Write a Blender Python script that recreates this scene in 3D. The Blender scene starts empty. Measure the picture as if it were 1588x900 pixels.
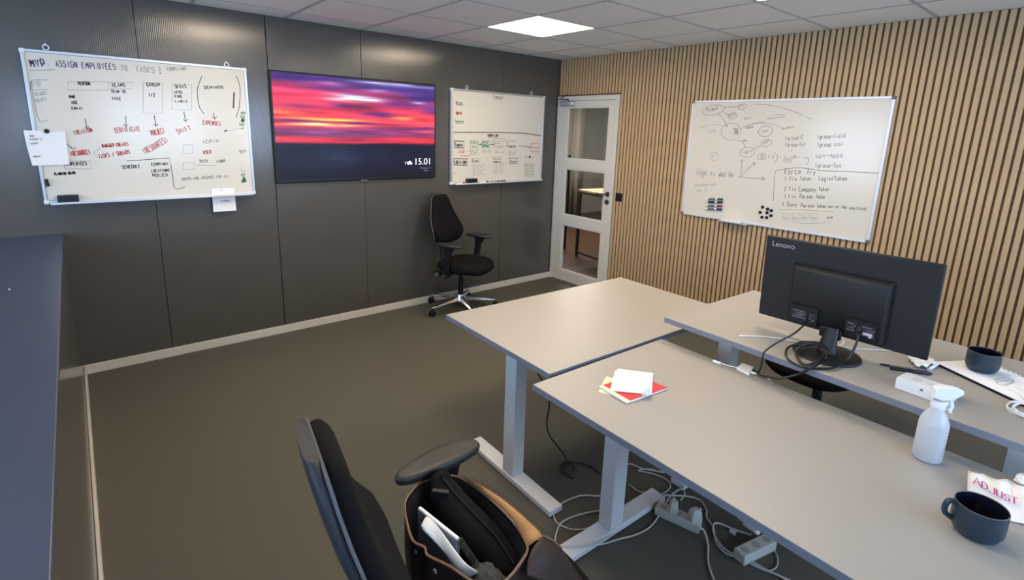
import bpy, bmesh, math, random
import numpy as np
from mathutils import Vector, Matrix
random.seed(7)
PI = math.pi
S = bpy.context.scene
COL = S.collection

# ------------------------------------------------------------------ camera
CAM = Vector((-4.22055154, -4.26257526, 1.6830596))
YAW, PITCH, ROLL = (math.radians(a) for a in (39.87257709, 12.60493193, 1.77846391))
FPX, PPX, PPY = 807.558, 794 - 5.021, 450 - 67.86      # focal length and principal point in pixels of 1588x900
_f = Vector((math.sin(YAW) * math.cos(PITCH), math.cos(YAW) * math.cos(PITCH), -math.sin(PITCH)))
_r0 = Vector((math.cos(YAW), -math.sin(YAW), 0)); _u0 = _r0.cross(_f)
_r = _r0 * math.cos(ROLL) + _u0 * math.sin(ROLL); _u = -_r0 * math.sin(ROLL) + _u0 * math.cos(ROLL)
cam_data = bpy.data.cameras.new('camera'); cam = bpy.data.objects.new('camera', cam_data); COL.objects.link(cam)
cam.matrix_world = Matrix(((_r.x, _u.x, -_f.x, CAM.x), (_r.y, _u.y, -_f.y, CAM.y), (_r.z, _u.z, -_f.z, CAM.z), (0, 0, 0, 1)))
cam_data.sensor_width = 36; cam_data.lens = FPX / 1588 * 36
cam_data.shift_x = 5.021 / 1588; cam_data.shift_y = -67.86 / 1588
cam_data.clip_start = 0.02
S.camera = cam
def ray(u, v): return _r * ((u - PPX) / FPX) + _u * (-(v - PPY) / FPX) + _f
def at_z(u, v, z): d = ray(u, v); return CAM + d * ((z - CAM.z) / d.z)
def at_x(u, v, x): d = ray(u, v); return CAM + d * ((x - CAM.x) / d.x)
def at_y(u, v, y): d = ray(u, v); return CAM + d * ((y - CAM.y) / d.y)
def at_d(u, v, t): return CAM + ray(u, v) * t

# ------------------------------------------------------------------ light
SKY_STRENGTH = 9.0
LAMP_STRENGTH = 14.0
HALL_STRENGTH = 40.0
world = bpy.data.worlds.new('world'); S.world = world; world.use_nodes = True
wn = world.node_tree; wn.nodes.clear()
wo = wn.nodes.new('ShaderNodeOutputWorld'); wb = wn.nodes.new('ShaderNodeBackground')
wb.inputs[0].default_value = (0.50, 0.68, 1.0, 1); wb.inputs[1].default_value = SKY_STRENGTH
wn.links.new(wb.outputs[0], wo.inputs[0])
S.view_settings.view_transform = 'Standard'; S.view_settings.look = 'None'
S.view_settings.exposure = 0.75; S.view_settings.gamma = 1.0; S.view_settings.use_curve_mapping = False
S.cycles.max_bounces = 8; S.cycles.diffuse_bounces = 5; S.cycles.glossy_bounces = 4; S.cycles.transmission_bounces = 6
S.cycles.sample_clamp_indirect = 6.0
S.cycles.caustics_reflective = False; S.cycles.caustics_refractive = False
def portal(name, loc, rot, sx, sy):
    l = bpy.data.lights.new(name, 'AREA'); l.shape = 'RECTANGLE'; l.size = sx; l.size_y = sy
    l.cycles.is_portal = True
    o = bpy.data.objects.new(name, l); o.location = loc; o.rotation_euler = rot; COL.objects.link(o)

# ------------------------------------------------------------------ materials
def lin(c): return tuple((x / 12.92 if x <= .04045 else ((x + .055) / 1.055) ** 2.4) for x in c)
def mat(name, c, rough=.6, metal=0.0, var=0.0, vscale=20.0, bump=0.0, bscale=200.0, wave=None, spec=.5, trans=0.0, alpha=1.0, coat=0.0, stretch=(1, 1, 1), ior=1.45, c2=None, sheen=0.0):
    m = bpy.data.materials.new(name); m.use_nodes = True; t = m.node_tree
    b = t.nodes['Principled BSDF']; b.inputs['Roughness'].default_value = rough; b.inputs['Metallic'].default_value = metal
    b.inputs['Specular IOR Level'].default_value = spec; b.inputs['Transmission Weight'].default_value = trans
    b.inputs['IOR'].default_value = ior; b.inputs['Alpha'].default_value = alpha; b.inputs['Coat Weight'].default_value = coat
    b.inputs['Sheen Weight'].default_value = sheen
    c = lin(c); tc = t.nodes.new('ShaderNodeTexCoord'); mp = t.nodes.new('ShaderNodeMapping')
    mp.inputs['Scale'].default_value = stretch; t.links.new(tc.outputs['Object'], mp.inputs['Vector'])
    nz = t.nodes.new('ShaderNodeTexNoise'); nz.inputs['Scale'].default_value = vscale; nz.inputs['Detail'].default_value = 4
    t.links.new(mp.outputs[0], nz.inputs['Vector'])
    mx = t.nodes.new('ShaderNodeMix'); mx.data_type = 'RGBA'
    ca = tuple(max(0, x * (1 - var)) for x in c) if c2 is None else lin(c2); cb = tuple(min(1, x * (1 + var)) for x in c) if c2 is None else c
    mx.inputs[6].default_value = (*ca, 1); mx.inputs[7].default_value = (*cb, 1)
    t.links.new(nz.outputs['Fac'], mx.inputs[0]); t.links.new(mx.outputs[2], b.inputs['Base Color'])
    if bump or wave:
        bp = t.nodes.new('ShaderNodeBump'); bp.inputs['Distance'].default_value = .001; bp.inputs['Strength'].default_value = bump or .5
        if wave:
            axis, ws, strength = wave
            wv = t.nodes.new('ShaderNodeTexWave'); wv.bands_direction = axis; wv.inputs['Scale'].default_value = ws
            wv.inputs['Distortion'].default_value = .6; wv.inputs['Detail'].default_value = 1
            t.links.new(tc.outputs['Object'], wv.inputs['Vector']); t.links.new(wv.outputs['Fac'], bp.inputs['Height']); bp.inputs['Strength'].default_value = strength
        else:
            n2 = t.nodes.new('ShaderNodeTexNoise'); n2.inputs['Scale'].default_value = bscale; n2.inputs['Detail'].default_value = 3
            t.links.new(mp.outputs[0], n2.inputs['Vector']); t.links.new(n2.outputs['Fac'], bp.inputs['Height'])
        t.links.new(bp.outputs[0], b.inputs['Normal'])
    return m
def emit(name, c, strength):
    m = bpy.data.materials.new(name); m.use_nodes = True; t = m.node_tree; t.nodes.clear()
    o = t.nodes.new('ShaderNodeOutputMaterial'); e = t.nodes.new('ShaderNodeEmission')
    e.inputs[0].default_value = (*c, 1); e.inputs[1].default_value = strength; t.links.new(e.outputs[0], o.inputs[0]); return m

M = dict(
    darkwall=mat('dark_ribbed_film', (.31, .298, .278), .19, var=.06, vscale=6, wave=('X', 30, .30), spec=.85),
    darkside=mat('dark_ribbed_film_gloss', (.30, .30, .29), .16, var=.05, vscale=6, bump=.03, bscale=60, spec=.6),
    darktop_daylit=mat('dark_ledge_film_daylight_tint', (.25, .27, .33), .35, var=.05, vscale=5, bump=.1, bscale=150, spec=.6),  # blue of the daylight reflected on the ledge, mixed into the film colour
    backing=mat('brown_felt', (.42, .33, .25), .95, var=.2, vscale=60, spec=.1),
    seam=mat('dark_seam', (.05, .05, .05), .8),
    slat=mat('oak_slat', (.725, .61, .455), .55, var=.16, vscale=9, stretch=(6, 6, .6), bump=.12, bscale=30),
    carpet=mat('carpet_olive_grey', (.352, .343, .308), .95, var=.35, vscale=260, bump=.6, bscale=420, spec=.15),
    white=mat('white_paint', (.80, .78, .74), .45, var=.03, bump=.04),
    tile=mat('ceiling_tile', (.93, .925, .91), .9, var=.08, vscale=300, bump=.25, bscale=350, spec=.2),
    grid=mat('ceiling_grid_grey', (.70, .69, .675), .6),
    plainwall=mat('painted_wall', (.90, .89, .87), .8, var=.03),
    alu=mat('brushed_aluminium', (.76, .77, .79), .38, metal=.7, var=.05, vscale=40),
    alu2=mat('pale_aluminium', (.85, .86, .88), .45, metal=.3, var=.04),
    board=mat('whiteboard_enamel', (.845, .82, .765), .16, var=.02, vscale=3, spec=.5),
    whiteplastic=mat('white_plastic', (.88, .88, .87), .4, var=.02),
    greyplastic=mat('grey_plastic', (.40, .39, .38), .5),
    blackplastic=mat('black_plastic', (.062, .062, .066), .42, var=.1),
    blackmatte=mat('black_matte_plastic', (.078, .08, .088), .55, var=.08, vscale=80, bump=.08, bscale=500),
    blackfab=mat('black_fabric', (.068, .060, .062), .95, var=.25, vscale=200, bump=.5, bscale=500, spec=.2),
    piping=mat('grey_piping', (.33, .33, .34), .6),
    shellgrey=mat('dark_grey_shell', (.125, .13, .145), .6, var=.1, vscale=200, bump=.2, bscale=400),
    chrome=mat('polished_aluminium', (.85, .84, .82), .14, metal=1.0),
    desktop=mat('desk_laminate_beige', (.615, .595, .565), .42, var=.04, vscale=120, bump=.05, bscale=500),
    deskedge_daylit=mat('desk_edge_daylight_tint', (.44, .455, .50), .5),  # bluish window light on the desk edges, put into the colour
    legwhite=mat('white_powder_coat', (.84, .84, .85), .4, var=.03, vscale=90),
    paper=mat('white_paper', (.92, .91, .90), .85, var=.02, bump=.1, bscale=60),
    paper2=mat('cream_paper', (.86, .86, .72), .85, var=.03),
    red=mat('red_cover', (.76, .22, .25), .6, var=.06),
    mug=mat('blue_glazed_stoneware', (.13, .195, .24), .35, var=.35, vscale=60, bump=.12, bscale=150),
    mugin=mat('dark_blue_glaze', (.07, .08, .14), .2, var=.1),
    mugrim=mat('brown_bare_rim', (.36, .31, .27), .5),
    pen=mat('dark_blue_pen', (.08, .09, .18), .35),
    bluepen=mat('bright_blue_pen', (.10, .12, .55), .35),
    inkblack=mat('black_marker_ink', (.20, .20, .21), .7), inkgrey=mat('faint_grey_ink', (.61, .60, .575), .7),
    inkfaint=mat('erased_ghost_ink', (.70, .695, .67), .6), inkpale=mat('washed_out_ink', (.60, .59, .57), .7),
    inkblue=mat('blue_marker_ink', (.22, .21, .42), .7), inkred=mat('red_marker_ink', (.70, .18, .18), .7),
    inkgreen=mat('green_marker_ink', (.16, .50, .34), .7), inkpink=mat('magenta_marker_ink', (.72, .25, .45), .7),
    leather=mat('dark_brown_leather', (.19, .125, .095), .62, var=.45, vscale=12, bump=.35, bscale=70),
    suede=mat('tan_suede', (.66, .50, .335), .95, var=.25, vscale=25, bump=.3, bscale=200, spec=.1),
    lining=mat('dark_bag_lining', (.12, .09, .075), .95, var=.3, vscale=40),
    plaid=mat('plaid_bag_lining', (.24, .20, .17), .95, var=.2, vscale=40),
    tan_edge=mat('raw_leather_edge', (.47, .36, .28), .7, var=.15),
    scarf=mat('grey_wool', (.25, .26, .26), .95, var=.5, vscale=60, bump=1.0, bscale=90),
    silver=mat('silver_laptop_shell', (.66, .67, .72), .35, metal=.5),
    wood=mat('brown_parquet', (.25, .16, .11), .4, var=.3, vscale=5, stretch=(1, 7, 1), bump=.05),
    hallwall=mat('hall_grey_wall', (.57, .555, .535), .8, var=.05), hallcurtain=mat('hall_grey_curtain', (.62, .60, .57), .9, var=.1, vscale=40),
    tabletop=mat('pale_table_top', (.84, .79, .68), .4), steel=mat('dark_steel', (.24, .22, .20), .45, metal=.3),
    cream=mat('grey_beige_plastic', (.74, .74, .71), .45, var=.03),
    paper2g=mat('socket_grey', (.60, .60, .58), .5),
    black=mat('jet_black', (.03, .03, .035), .5),
    label=mat('grey_label_print', (.42, .42, .43), .5), labelw=mat('pale_label_print', (.72, .72, .73), .5),
)
# glass: thin, mostly clear, with a real reflection
def glass_mat(name, tint=(.93, .95, .95)):
    m = bpy.data.materials.new(name); m.use_nodes = True; t = m.node_tree; t.nodes.clear()
    o = t.nodes.new('ShaderNodeOutputMaterial'); tr = t.nodes.new('ShaderNodeBsdfTransparent'); gl = t.nodes.new('ShaderNodeBsdfGlossy')
    mx = t.nodes.new('ShaderNodeMixShader'); lw = t.nodes.new('ShaderNodeLayerWeight'); lw.inputs[0].default_value = .5
    pw = t.nodes.new('ShaderNodeMath'); pw.operation = 'POWER'; pw.inputs[1].default_value = 5; fr = t.nodes.new('ShaderNodeMath'); fr.operation = 'MULTIPLY_ADD'; fr.inputs[1].default_value = .9; fr.inputs[2].default_value = .04
    t.links.new(lw.outputs['Facing'], pw.inputs[0]); t.links.new(pw.outputs[0], fr.inputs[0])
    tr.inputs[0].default_value = (*tint, 1); gl.inputs['Roughness'].default_value = .02
    t.links.new(fr.outputs[0], mx.inputs[0]); t.links.new(tr.outputs[0], mx.inputs[1]); t.links.new(gl.outputs[0], mx.inputs[2]); t.links.new(mx.outputs[0], o.inputs[0])
    return m
M['glass'] = glass_mat('window_glass')
def bottle_mat():
    m = bpy.data.materials.new('translucent_white_plastic'); m.use_nodes = True; t = m.node_tree; t.nodes.clear()
    o = t.nodes.new('ShaderNodeOutputMaterial'); d = t.nodes.new('ShaderNodeBsdfDiffuse'); tl = t.nodes.new('ShaderNodeBsdfTranslucent')
    tp = t.nodes.new('ShaderNodeBsdfTransparent'); g = t.nodes.new('ShaderNodeBsdfGlossy'); g.inputs['Roughness'].default_value = .3
    d.inputs[0].default_value = (.72, .735, .75, 1); tl.inputs[0].default_value = (.70, .74, .79, 1)
    a = t.nodes.new('ShaderNodeMixShader'); b = t.nodes.new('ShaderNodeMixShader'); c = t.nodes.new('ShaderNodeMixShader')
    a.inputs[0].default_value = .45; t.links.new(d.outputs[0], a.inputs[1]); t.links.new(tl.outputs[0], a.inputs[2])
    b.inputs[0].default_value = .12; t.links.new(a.outputs[0], b.inputs[1]); t.links.new(tp.outputs[0], b.inputs[2])
    c.inputs[0].default_value = .06; t.links.new(b.outputs[0], c.inputs[1]); t.links.new(g.outputs[0], c.inputs[2]); t.links.new(c.outputs[0], o.inputs[0]); return m
M['bottle'] = bottle_mat()
M['lamp'] = emit('led_diffuser', (1.0, .82, .60), LAMP_STRENGTH)
M['hall_fill'] = emit('hall_fill_diffuser', (1.0, .88, .74), HALL_STRENGTH)
M['screen_white'] = emit('screen_text', (.85, .9, 1.0), .9)
M['screen_dim'] = emit('screen_small_text', (.3, .34, .42), .5)

# ------------------------------------------------------------------ mesh helpers
def pmat(o):
    return Matrix.Translation(o.location) @ Matrix.Rotation(o.rotation_euler.z, 4, 'Z')
class MB:
    def __init__(self): self.bm = bmesh.new()
    def box(self, x0, x1, y0, y1, z0, z1, mtx=None):
        vs = [self.bm.verts.new(Vector(p)) for p in ((x0, y0, z0), (x1, y0, z0), (x1, y1, z0), (x0, y1, z0), (x0, y0, z1), (x1, y0, z1), (x1, y1, z1), (x0, y1, z1))]
        if mtx:
            for v in vs: v.co = mtx @ v.co
        for f in ((0, 3, 2, 1), (4, 5, 6, 7), (0, 1, 5, 4), (1, 2, 6, 5), (2, 3, 7, 6), (3, 0, 4, 7)): self.bm.faces.new([vs[i] for i in f])
        return self
    def loft(self, rings, cap0=True, cap1=True, closed=True):
        R = [[self.bm.verts.new(Vector(p)) for p in r] for r in rings]; n = len(R[0])
        for a, b in zip(R, R[1:]):
            for i in range(n if closed else n - 1):
                j = (i + 1) % n
                try: self.bm.faces.new((a[i], a[j], b[j], b[i]))
                except ValueError: pass
        if closed and cap0: self.bm.faces.new(R[0][::-1])
        if closed and cap1: self.bm.faces.new(R[-1])
        return self
    def lathe(self, prof, c=(0, 0, 0), seg=32, mtx=None, cap0=False, cap1=False):
        rings = []
        for r, z in prof:
            ring = [Vector((r * math.cos(2 * PI * k / seg), r * math.sin(2 * PI * k / seg), z)) for k in range(seg)]
            if mtx: ring = [mtx @ p for p in ring]
            rings.append([p + Vector(c) for p in ring])
        return self.loft(rings, cap0, cap1)
    def tube(self, pts, r, seg=8, cap=True):
        pts = [Vector(p) for p in pts]; rings = []; n = len(pts); up = None
        for i, p in enumerate(pts):
            d = (pts[min(i + 1, n - 1)] - pts[max(i - 1, 0)])
            d = d.normalized() if d.length > 1e-9 else Vector((0, 0, 1))
            if up is None:
                up = Vector((0, 0, 1)) if abs(d.z) < .9 else Vector((1, 0, 0))
            a = up - d * up.dot(d)
            if a.length < 1e-6: a = d.orthogonal()
            a.normalize(); up = a; b = d.cross(a)
            rr = r[i] if isinstance(r, (list, tuple)) else r
            rings.append([p + (a * math.cos(2 * PI * k / seg) + b * math.sin(2 * PI * k / seg)) * rr for k in range(seg)])
        return self.loft(rings, cap, cap)
    def prism(self, poly, z0, z1, mtx=None):
        a = [Vector((x, y, z0)) for x, y in poly]; b = [Vector((x, y, z1)) for x, y in poly]
        if mtx: a = [mtx @ p for p in a]; b = [mtx @ p for p in b]
        return self.loft([a, b])
    def quad(self, *p): self.bm.faces.new([self.bm.verts.new(Vector(q)) for q in p]); return self
    def grid(self, P):       # P[i][j] -> sheet
        R = [[self.bm.verts.new(Vector(p)) for p in r] for r in P]
        for a, b in zip(R, R[1:]):
            for i in range(len(a) - 1): self.bm.faces.new((a[i], a[i + 1], b[i + 1], b[i]))
        return self
    def build(self, name, m, parent=None, smooth=False, bevel=0, bseg=2, world=False, sub=0, solid=0, angle=None):
        me = bpy.data.meshes.new(name)
        if world and parent is not None:
            chain = pmat(parent); q = parent.parent
            while q is not None: chain = pmat(q) @ chain; q = q.parent
            self.bm.transform(chain.inverted())
        bmesh.ops.recalc_face_normals(self.bm, faces=self.bm.faces)
        self.bm.to_mesh(me); self.bm.free(); me.materials.append(m)
        o = bpy.data.objects.new(name, me); COL.objects.link(o)
        if parent is not None: o.parent = parent
        if solid: d = o.modifiers.new('solid', 'SOLIDIFY'); d.thickness = solid; d.offset = 0
        if bevel: b = o.modifiers.new('bevel', 'BEVEL'); b.width = bevel; b.segments = bseg; b.limit_method = 'ANGLE'; b.angle_limit = math.radians(40)
        if sub: s = o.modifiers.new('sub', 'SUBSURF'); s.levels = sub; s.render_levels = sub
        if smooth or bevel or sub:
            for p in me.polygons: p.use_smooth = True
            if not sub: me.set_sharp_from_angle(angle=math.radians(angle or 35))
        return o
def tag(o, label, cat, group=None, kind=None):
    o['label'] = label; o['category'] = cat
    if group: o['group'] = group
    if kind: o['kind'] = kind
    return o
def thing(name, label, cat, loc=(0, 0, 0), rz=0, group=None):
    o = bpy.data.objects.new(name, None); o.empty_display_size = .05; COL.objects.link(o); o.location = loc; o.rotation_euler = (0, 0, rz)
    return tag(o, label, cat, group)
def struct(o): o['kind'] = 'structure'; return o
def lab(o, text): o['label'] = text; return o
def copy_part(o, parent, name=None):
    c = o.copy(); COL.objects.link(c); c.parent = parent; return c
def spline(pts, n=8, closed=False):
    P = [Vector(p) for p in pts]
    if closed: P = [P[-1]] + P + P[:2]
    else: P = [P[0] * 2 - P[1]] + P + [P[-1] * 2 - P[-2]]
    out = []
    for i in range(1, len(P) - 2):
        a, b, c, d = P[i - 1:i + 3]
        for k in range(n):
            t = k / n
            out.append(.5 * ((2 * b) + (c - a) * t + (2 * a - 5 * b + 4 * c - d) * t * t + (3 * b - a - 3 * c + d) * t ** 3))
    out.append(P[-2]); return out
def rrect(w, d, r, n=5):
    pts = []
    for cx, cy, a0 in ((w - r, d - r, 0), (-w + r, d - r, PI / 2), (-w + r, -d + r, PI), (w - r, -d + r, 1.5 * PI)):
        for k in range(n + 1): a = a0 + PI / 2 * k / n; pts.append((cx + r * math.cos(a), cy + r * math.sin(a)))
    return pts

# ================================================================== ROOM
H = 2.44; XL, YB = -6.4, -6.7
floor = struct(MB().box(XL, 0, YB, 0, -.08, 0).build('floor', M['carpet']))
# --- ceiling: real tiles hung in a grid
ceil = bpy.data.objects.new('ceiling', None); COL.objects.link(ceil); struct(ceil)
gx0, gy0, T = -1.6995, -.8762, .6
MB().box(XL, 0, YB, 0, 2.50, 2.58).build('ceiling_slab', M['plainwall'], ceil)
xs = [x for x in [gx0 + T * i for i in range(-8, 3)] if XL < x < 0]; ys = [y for y in [gy0 - T * j for j in range(-1, 10)] if YB < y < 0]
for x in xs: MB().box(x - .010, x + .010, YB, 0, H - .002, H + .012).build('grid_bar', M['grid'], ceil)
for y in ys: MB().box(XL, 0, y - .0065, y + .0065, H - .0015, H + .0115).build('grid_bar', M['grid'], ceil)
lampcells = {(a, b) for a in (-3, 0) for b in (0, 3)}
full = None
ex = [XL] + xs + [0]; ey = [0] + ys + [YB]
for i in range(len(ex) - 1):
    for j in range(len(ey) - 1):
        x0, x1, y1, y0 = ex[i], ex[i + 1], ey[j], ey[j + 1]
        ci, cj = round((x0 - gx0) / T), round((gy0 - y1) / T)
        if (ci, cj) in lampcells and abs(x1 - x0 - T) < .01 and abs(y1 - y0 - T) < .01: continue
        g = .011
        if full is not None and abs(x1 - x0 - T) < .001 and abs(y1 - y0 - T) < .001:
            c = full.copy(); COL.objects.link(c); c.parent = ceil; c.location = ((x0 + x1) / 2, (y0 + y1) / 2, H); continue
        w, d = (x1 - x0) / 2 - g, (y1 - y0) / 2 - g + .0035
        o = MB().box(-w, w, -d, d, 0, .02).build('ceiling_tile', M['tile'], ceil, bevel=.003, bseg=1); o.location = ((x0 + x1) / 2, (y0 + y1) / 2, H)
        if abs(x1 - x0 - T) < .001 and abs(y1 - y0 - T) < .001: full = o
LABELS = {(0, 0): 'square lit ceiling panel nearest the corner with the glazed door', (0, 3): 'lit ceiling panel above the three desks, partly cut off by frame top',
          (-3, 0): 'lit ceiling panel above the floor in front of the television',
          (-3, 3): 'lit ceiling panel above the foreground chair, out of frame at the top'}
for k, (a, b) in enumerate(sorted(lampcells)):
    x, y = gx0 + T * a + T / 2, gy0 - T * b - T / 2
    if y - .3 < YB: continue
    t = thing('ceiling_light', LABELS.get((a, b), 'flush square lit ceiling panel out of frame behind or beside the viewer'), 'ceiling light', (x, y, H), 0, 'flush ceiling panels')
    m = MB()
    for s in (-1, 1):
        m.box(-.297, .297, s * .297 - (.014 if s > 0 else 0), s * .297 + (.014 if s < 0 else 0), -.001, .02); m.box(s * .297 - (.014 if s > 0 else 0), s * .297 + (.014 if s < 0 else 0), -.283, .283, -.001, .02)
    m.build('frame', M['whiteplastic'], t)
    MB().box(-.283, .283, -.283, .283, .003, .012).build('diffuser', M['lamp'], t)

# --- front wall: dark ribbed panels on a backing
wf = struct(MB().box(XL, 0.1, .02, .14, 0, 2.5).build('wall_front', M['seam']))
def panel(x0, x1, z0, z1, y=0.0, nm='panel'):
    return MB().box(x0 + .0014, x1 - .0014, y, .02, z0 + .001, z1 - .001).build(nm, M['darkwall'], wf, bevel=.0012, bseg=1)
for a, b in ((-6.4, -5.42), (-5.42, -4.62), (-4.62, -3.82), (-3.82, -3.034), (-1.603, -.792), (-.792, 0)): panel(a, b, 0, H + .03)
for a, b in ((-3.034, -2.306), (-2.306, -1.603)):
    panel(a, b, 2.063, H + .03, -.008); panel(a, b, 0, 1.222, -.008)
for x, z in ((-3.005, 2.09), (-2.332, 2.09), (-2.28, 2.09), (-1.632, 2.09), (-3.005, 1.195), (-2.332, 1.195), (-2.28, 1.195), (-1.632, 1.195), (-3.062, 2.39), (-3.005, 2.39)):
    MB().lathe([(.006, 0), (.006, .002), (.003, .003)], seg=10, mtx=Matrix.Rotation(PI / 2, 4, 'X'), c=(x, -.008 if x > -3.03 else 0, z), cap1=True).build('screw', M['steel'], wf)
struct(MB().box(-4.327, -.005, -.022, -.009, 0, .064).build('baseboard_front', M['white'], bevel=.002))

# --- right wall: oak slats on felt, with the door opening
wr = struct(MB().box(-.010, .1, YB, -.868, 0, 2.5).box(-.010, .1, -.868, 0, 2.058, 2.5).build('wall_right', M['backing']))
PITCH_S = .04022; SL = .027
long_s = MB().box(-.021, -.0105, -SL / 2, SL / 2, 0.004, H - .002).build('slat', M['slat'], wr, bevel=.0012, bseg=1)
short_s = MB().box(-.021, -.0105, -SL / 2, SL / 2, 2.07, H - .002).build('slat', M['slat'], wr, bevel=.0012, bseg=1)
y = -3.765 + PITCH_S / 2 + PITCH_S * 93; fl = fs = False
while y > YB + .02:
    if y < -.014:
        if y > -.882:
            o = short_s if not fs else short_s.copy(); fs = True
        else:
            o = long_s if not fl else long_s.copy(); fl = True
        if o.name not in COL.objects: COL.objects.link(o)
        o.parent = wr; o.location = (0, y, 0)
    y -= PITCH_S

# --- other walls (behind the viewer), with the windows that light the room
def wall_with_windows(name, axis, pos, th, lo, hi, wins):
    m = MB(); z0, z1 = wins[0][2], wins[0][3]
    def bx(a, b, za, zb):
        if axis == 'x': m.box(pos - th, pos, a, b, za, zb)
        else: m.box(a, b, pos - th, pos, za, zb)
    bx(lo, hi, 0, z0); bx(lo, hi, z1, 2.5); e = lo
    for a, b, _, _ in wins: bx(e, a, z0, z1); e = b
    bx(e, hi, z0, z1)
    return struct(m.build(name, M['plainwall']))
LW = [(-5.6, -4.3, .95, 2.15), (-3.7, -2.4, .95, 2.15), (-1.5, -.25, .95, 2.15)]
RW = [(-5.8, -5.1, .95, 2.15), (-3.8, -2.2, .95, 2.15), (-1.8, -.3, .95, 2.15)]
wall_with_windows('wall_left', 'x', XL, .2, YB, 0.02, LW); wall_with_windows('wall_rear', 'y', YB, .2, XL, 0.1, RW)
n = 0
for axis, wins in (('x', LW), ('y', RW)):
    for a, b, z0, z1 in wins:
        n += 1
        if axis == 'x': w = bpy.data.objects.new('window_%d' % n, None); w.location = (XL - .1, (a + b) / 2, z0)
        else: w = bpy.data.objects.new('window_%d' % n, None); w.location = ((a + b) / 2, YB - .1, z0); w.rotation_euler = (0, 0, PI / 2)
        COL.objects.link(w); struct(w); hw = (b - a) / 2; hh = z1 - z0; m = MB()
        for s in (-1, 1): m.box(-.04, .04, s * hw - (.05 if s > 0 else 0), s * hw + (.05 if s < 0 else 0), 0, hh)
        m.box(-.04, .04, -hw + .05, hw - .05, 0, .05).box(-.04, .04, -hw + .05, hw - .05, hh - .05, hh).box(-.03, .03, -.025, .025, .05, hh - .05)
        m.build('window_frame', M['white'], w)
        for s in (-1, 1): MB().box(-.004, .004, min(s * .03, s * (hw - .055)), max(s * .03, s * (hw - .055)), .055, hh - .055).build('pane', M['glass'], w)
        if axis == 'x': portal('daylight_portal', (XL - .18, (a + b) / 2, (z0 + z1) / 2), (0, -PI / 2, 0), hh, b - a)
        else: portal('daylight_portal', ((a + b) / 2, YB - .18, (z0 + z1) / 2), (PI / 2, 0, 0), b - a, hh)

# --- low partition on the left
pt = struct(MB().box(-4.78, -4.328, -4.9, -.001, 0, .935).build('wall_partition', M['darkside']))
MB().box(-4.79, -4.325, -4.91, -.001, .935, .960).build('ledge', M['darktop_daylit'], pt, bevel=.004)
struct(MB().box(-4.327, -4.314, -4.9, -.023, 0, .058).build('baseboard_left', M['white'], bevel=.002))

# --- door
dr = bpy.data.objects.new('door_1', None); dr.location = (0, 0, 0); COL.objects.link(dr); struct(dr)
D0, D1 = -.012, -.866
MB().box(-.03, .1, -.052, D0, 0, 2.055).box(-.03, .1, D1, D1 + .042, 0, 2.055).box(-.03, .1, D1 + .042, -.052, 2.008, 2.055).build('door_frame', M['white'], dr, bevel=.002)
PN = [(1.392, 1.940), (.767, 1.284), (.126, .654)]; PY0, PY1 = -.740, -.168
m = MB(); LX0, LX1 = -.024, .02
m.box(LX0, LX1, PY1, -.055, .008, 2.005).box(LX0, LX1, D1 + .045, PY0, .008, 2.005)
zz = [.008] + [z for p in sorted(PN) for z in p] + [2.005]
for a, b in zip(zz[::2], zz[1::2]): m.box(LX0, LX1, PY0, PY1, a, b)
leaf = m.build('door_leaf', M['white'], dr)
for a, b in PN:
    MB().box(-.004, .002, PY0 - .004, PY1 + .004, a - .004, b + .004).build('pane', M['glass'], leaf)
    mm = MB(); g = .012
    mm.box(-.014, -.002, PY0, PY0 + g, a, b).box(-.014, -.002, PY1 - g, PY1, a, b).box(-.014, -.002, PY0 + g, PY1 - g, a, a + g).box(-.014, -.002, PY0 + g, PY1 - g, b - g, b)
    mm.build('glazing_bead', M['white'], leaf)
hd = MB().lathe([(.026, 0), (.026, .008), (.022, .010)], seg=20, mtx=Matrix.Rotation(-PI / 2, 4, 'Y'), c=(-.024, -.800, 1.068), cap1=True).tube([(-.03, -.80, 1.068), (-.075, -.80, 1.068), (-.078, -.79, 1.068), (-.078, -.69, 1.066)], .009).build('door_handle', M['steel'], leaf, smooth=True)
MB().lathe([(.026, 0), (.026, .008), (.012, .012)], seg=20, mtx=Matrix.Rotation(-PI / 2, 4, 'Y'), c=(-.024, -.795, .985), cap1=True).build('lock_rosette', M['steel'], leaf, smooth=True)
MB().box(-.075, -.024, -.27, -.08, 1.955, 2.0).build('door_closer', M['alu'], leaf, bevel=.008)
MB().tube([(-.05, -.19, 2.0), (-.05, -.19, 2.02), (-.06, -.06, 2.025), (-.03, -.16, 2.075)], .006).build('closer_arm', M['steel'], dr)
MB().box(-.028, -.0215, -.985, -.903, 1.012, 1.094).box(-.033, -.028, -.970, -.918, 1.027, 1.079).build('wall_switch', M['blackplastic'], None, bevel=.003)
tag(bpy.data.objects['wall_switch'], 'black square wall switch on the wooden slats beside the door handle', 'switch')

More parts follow.
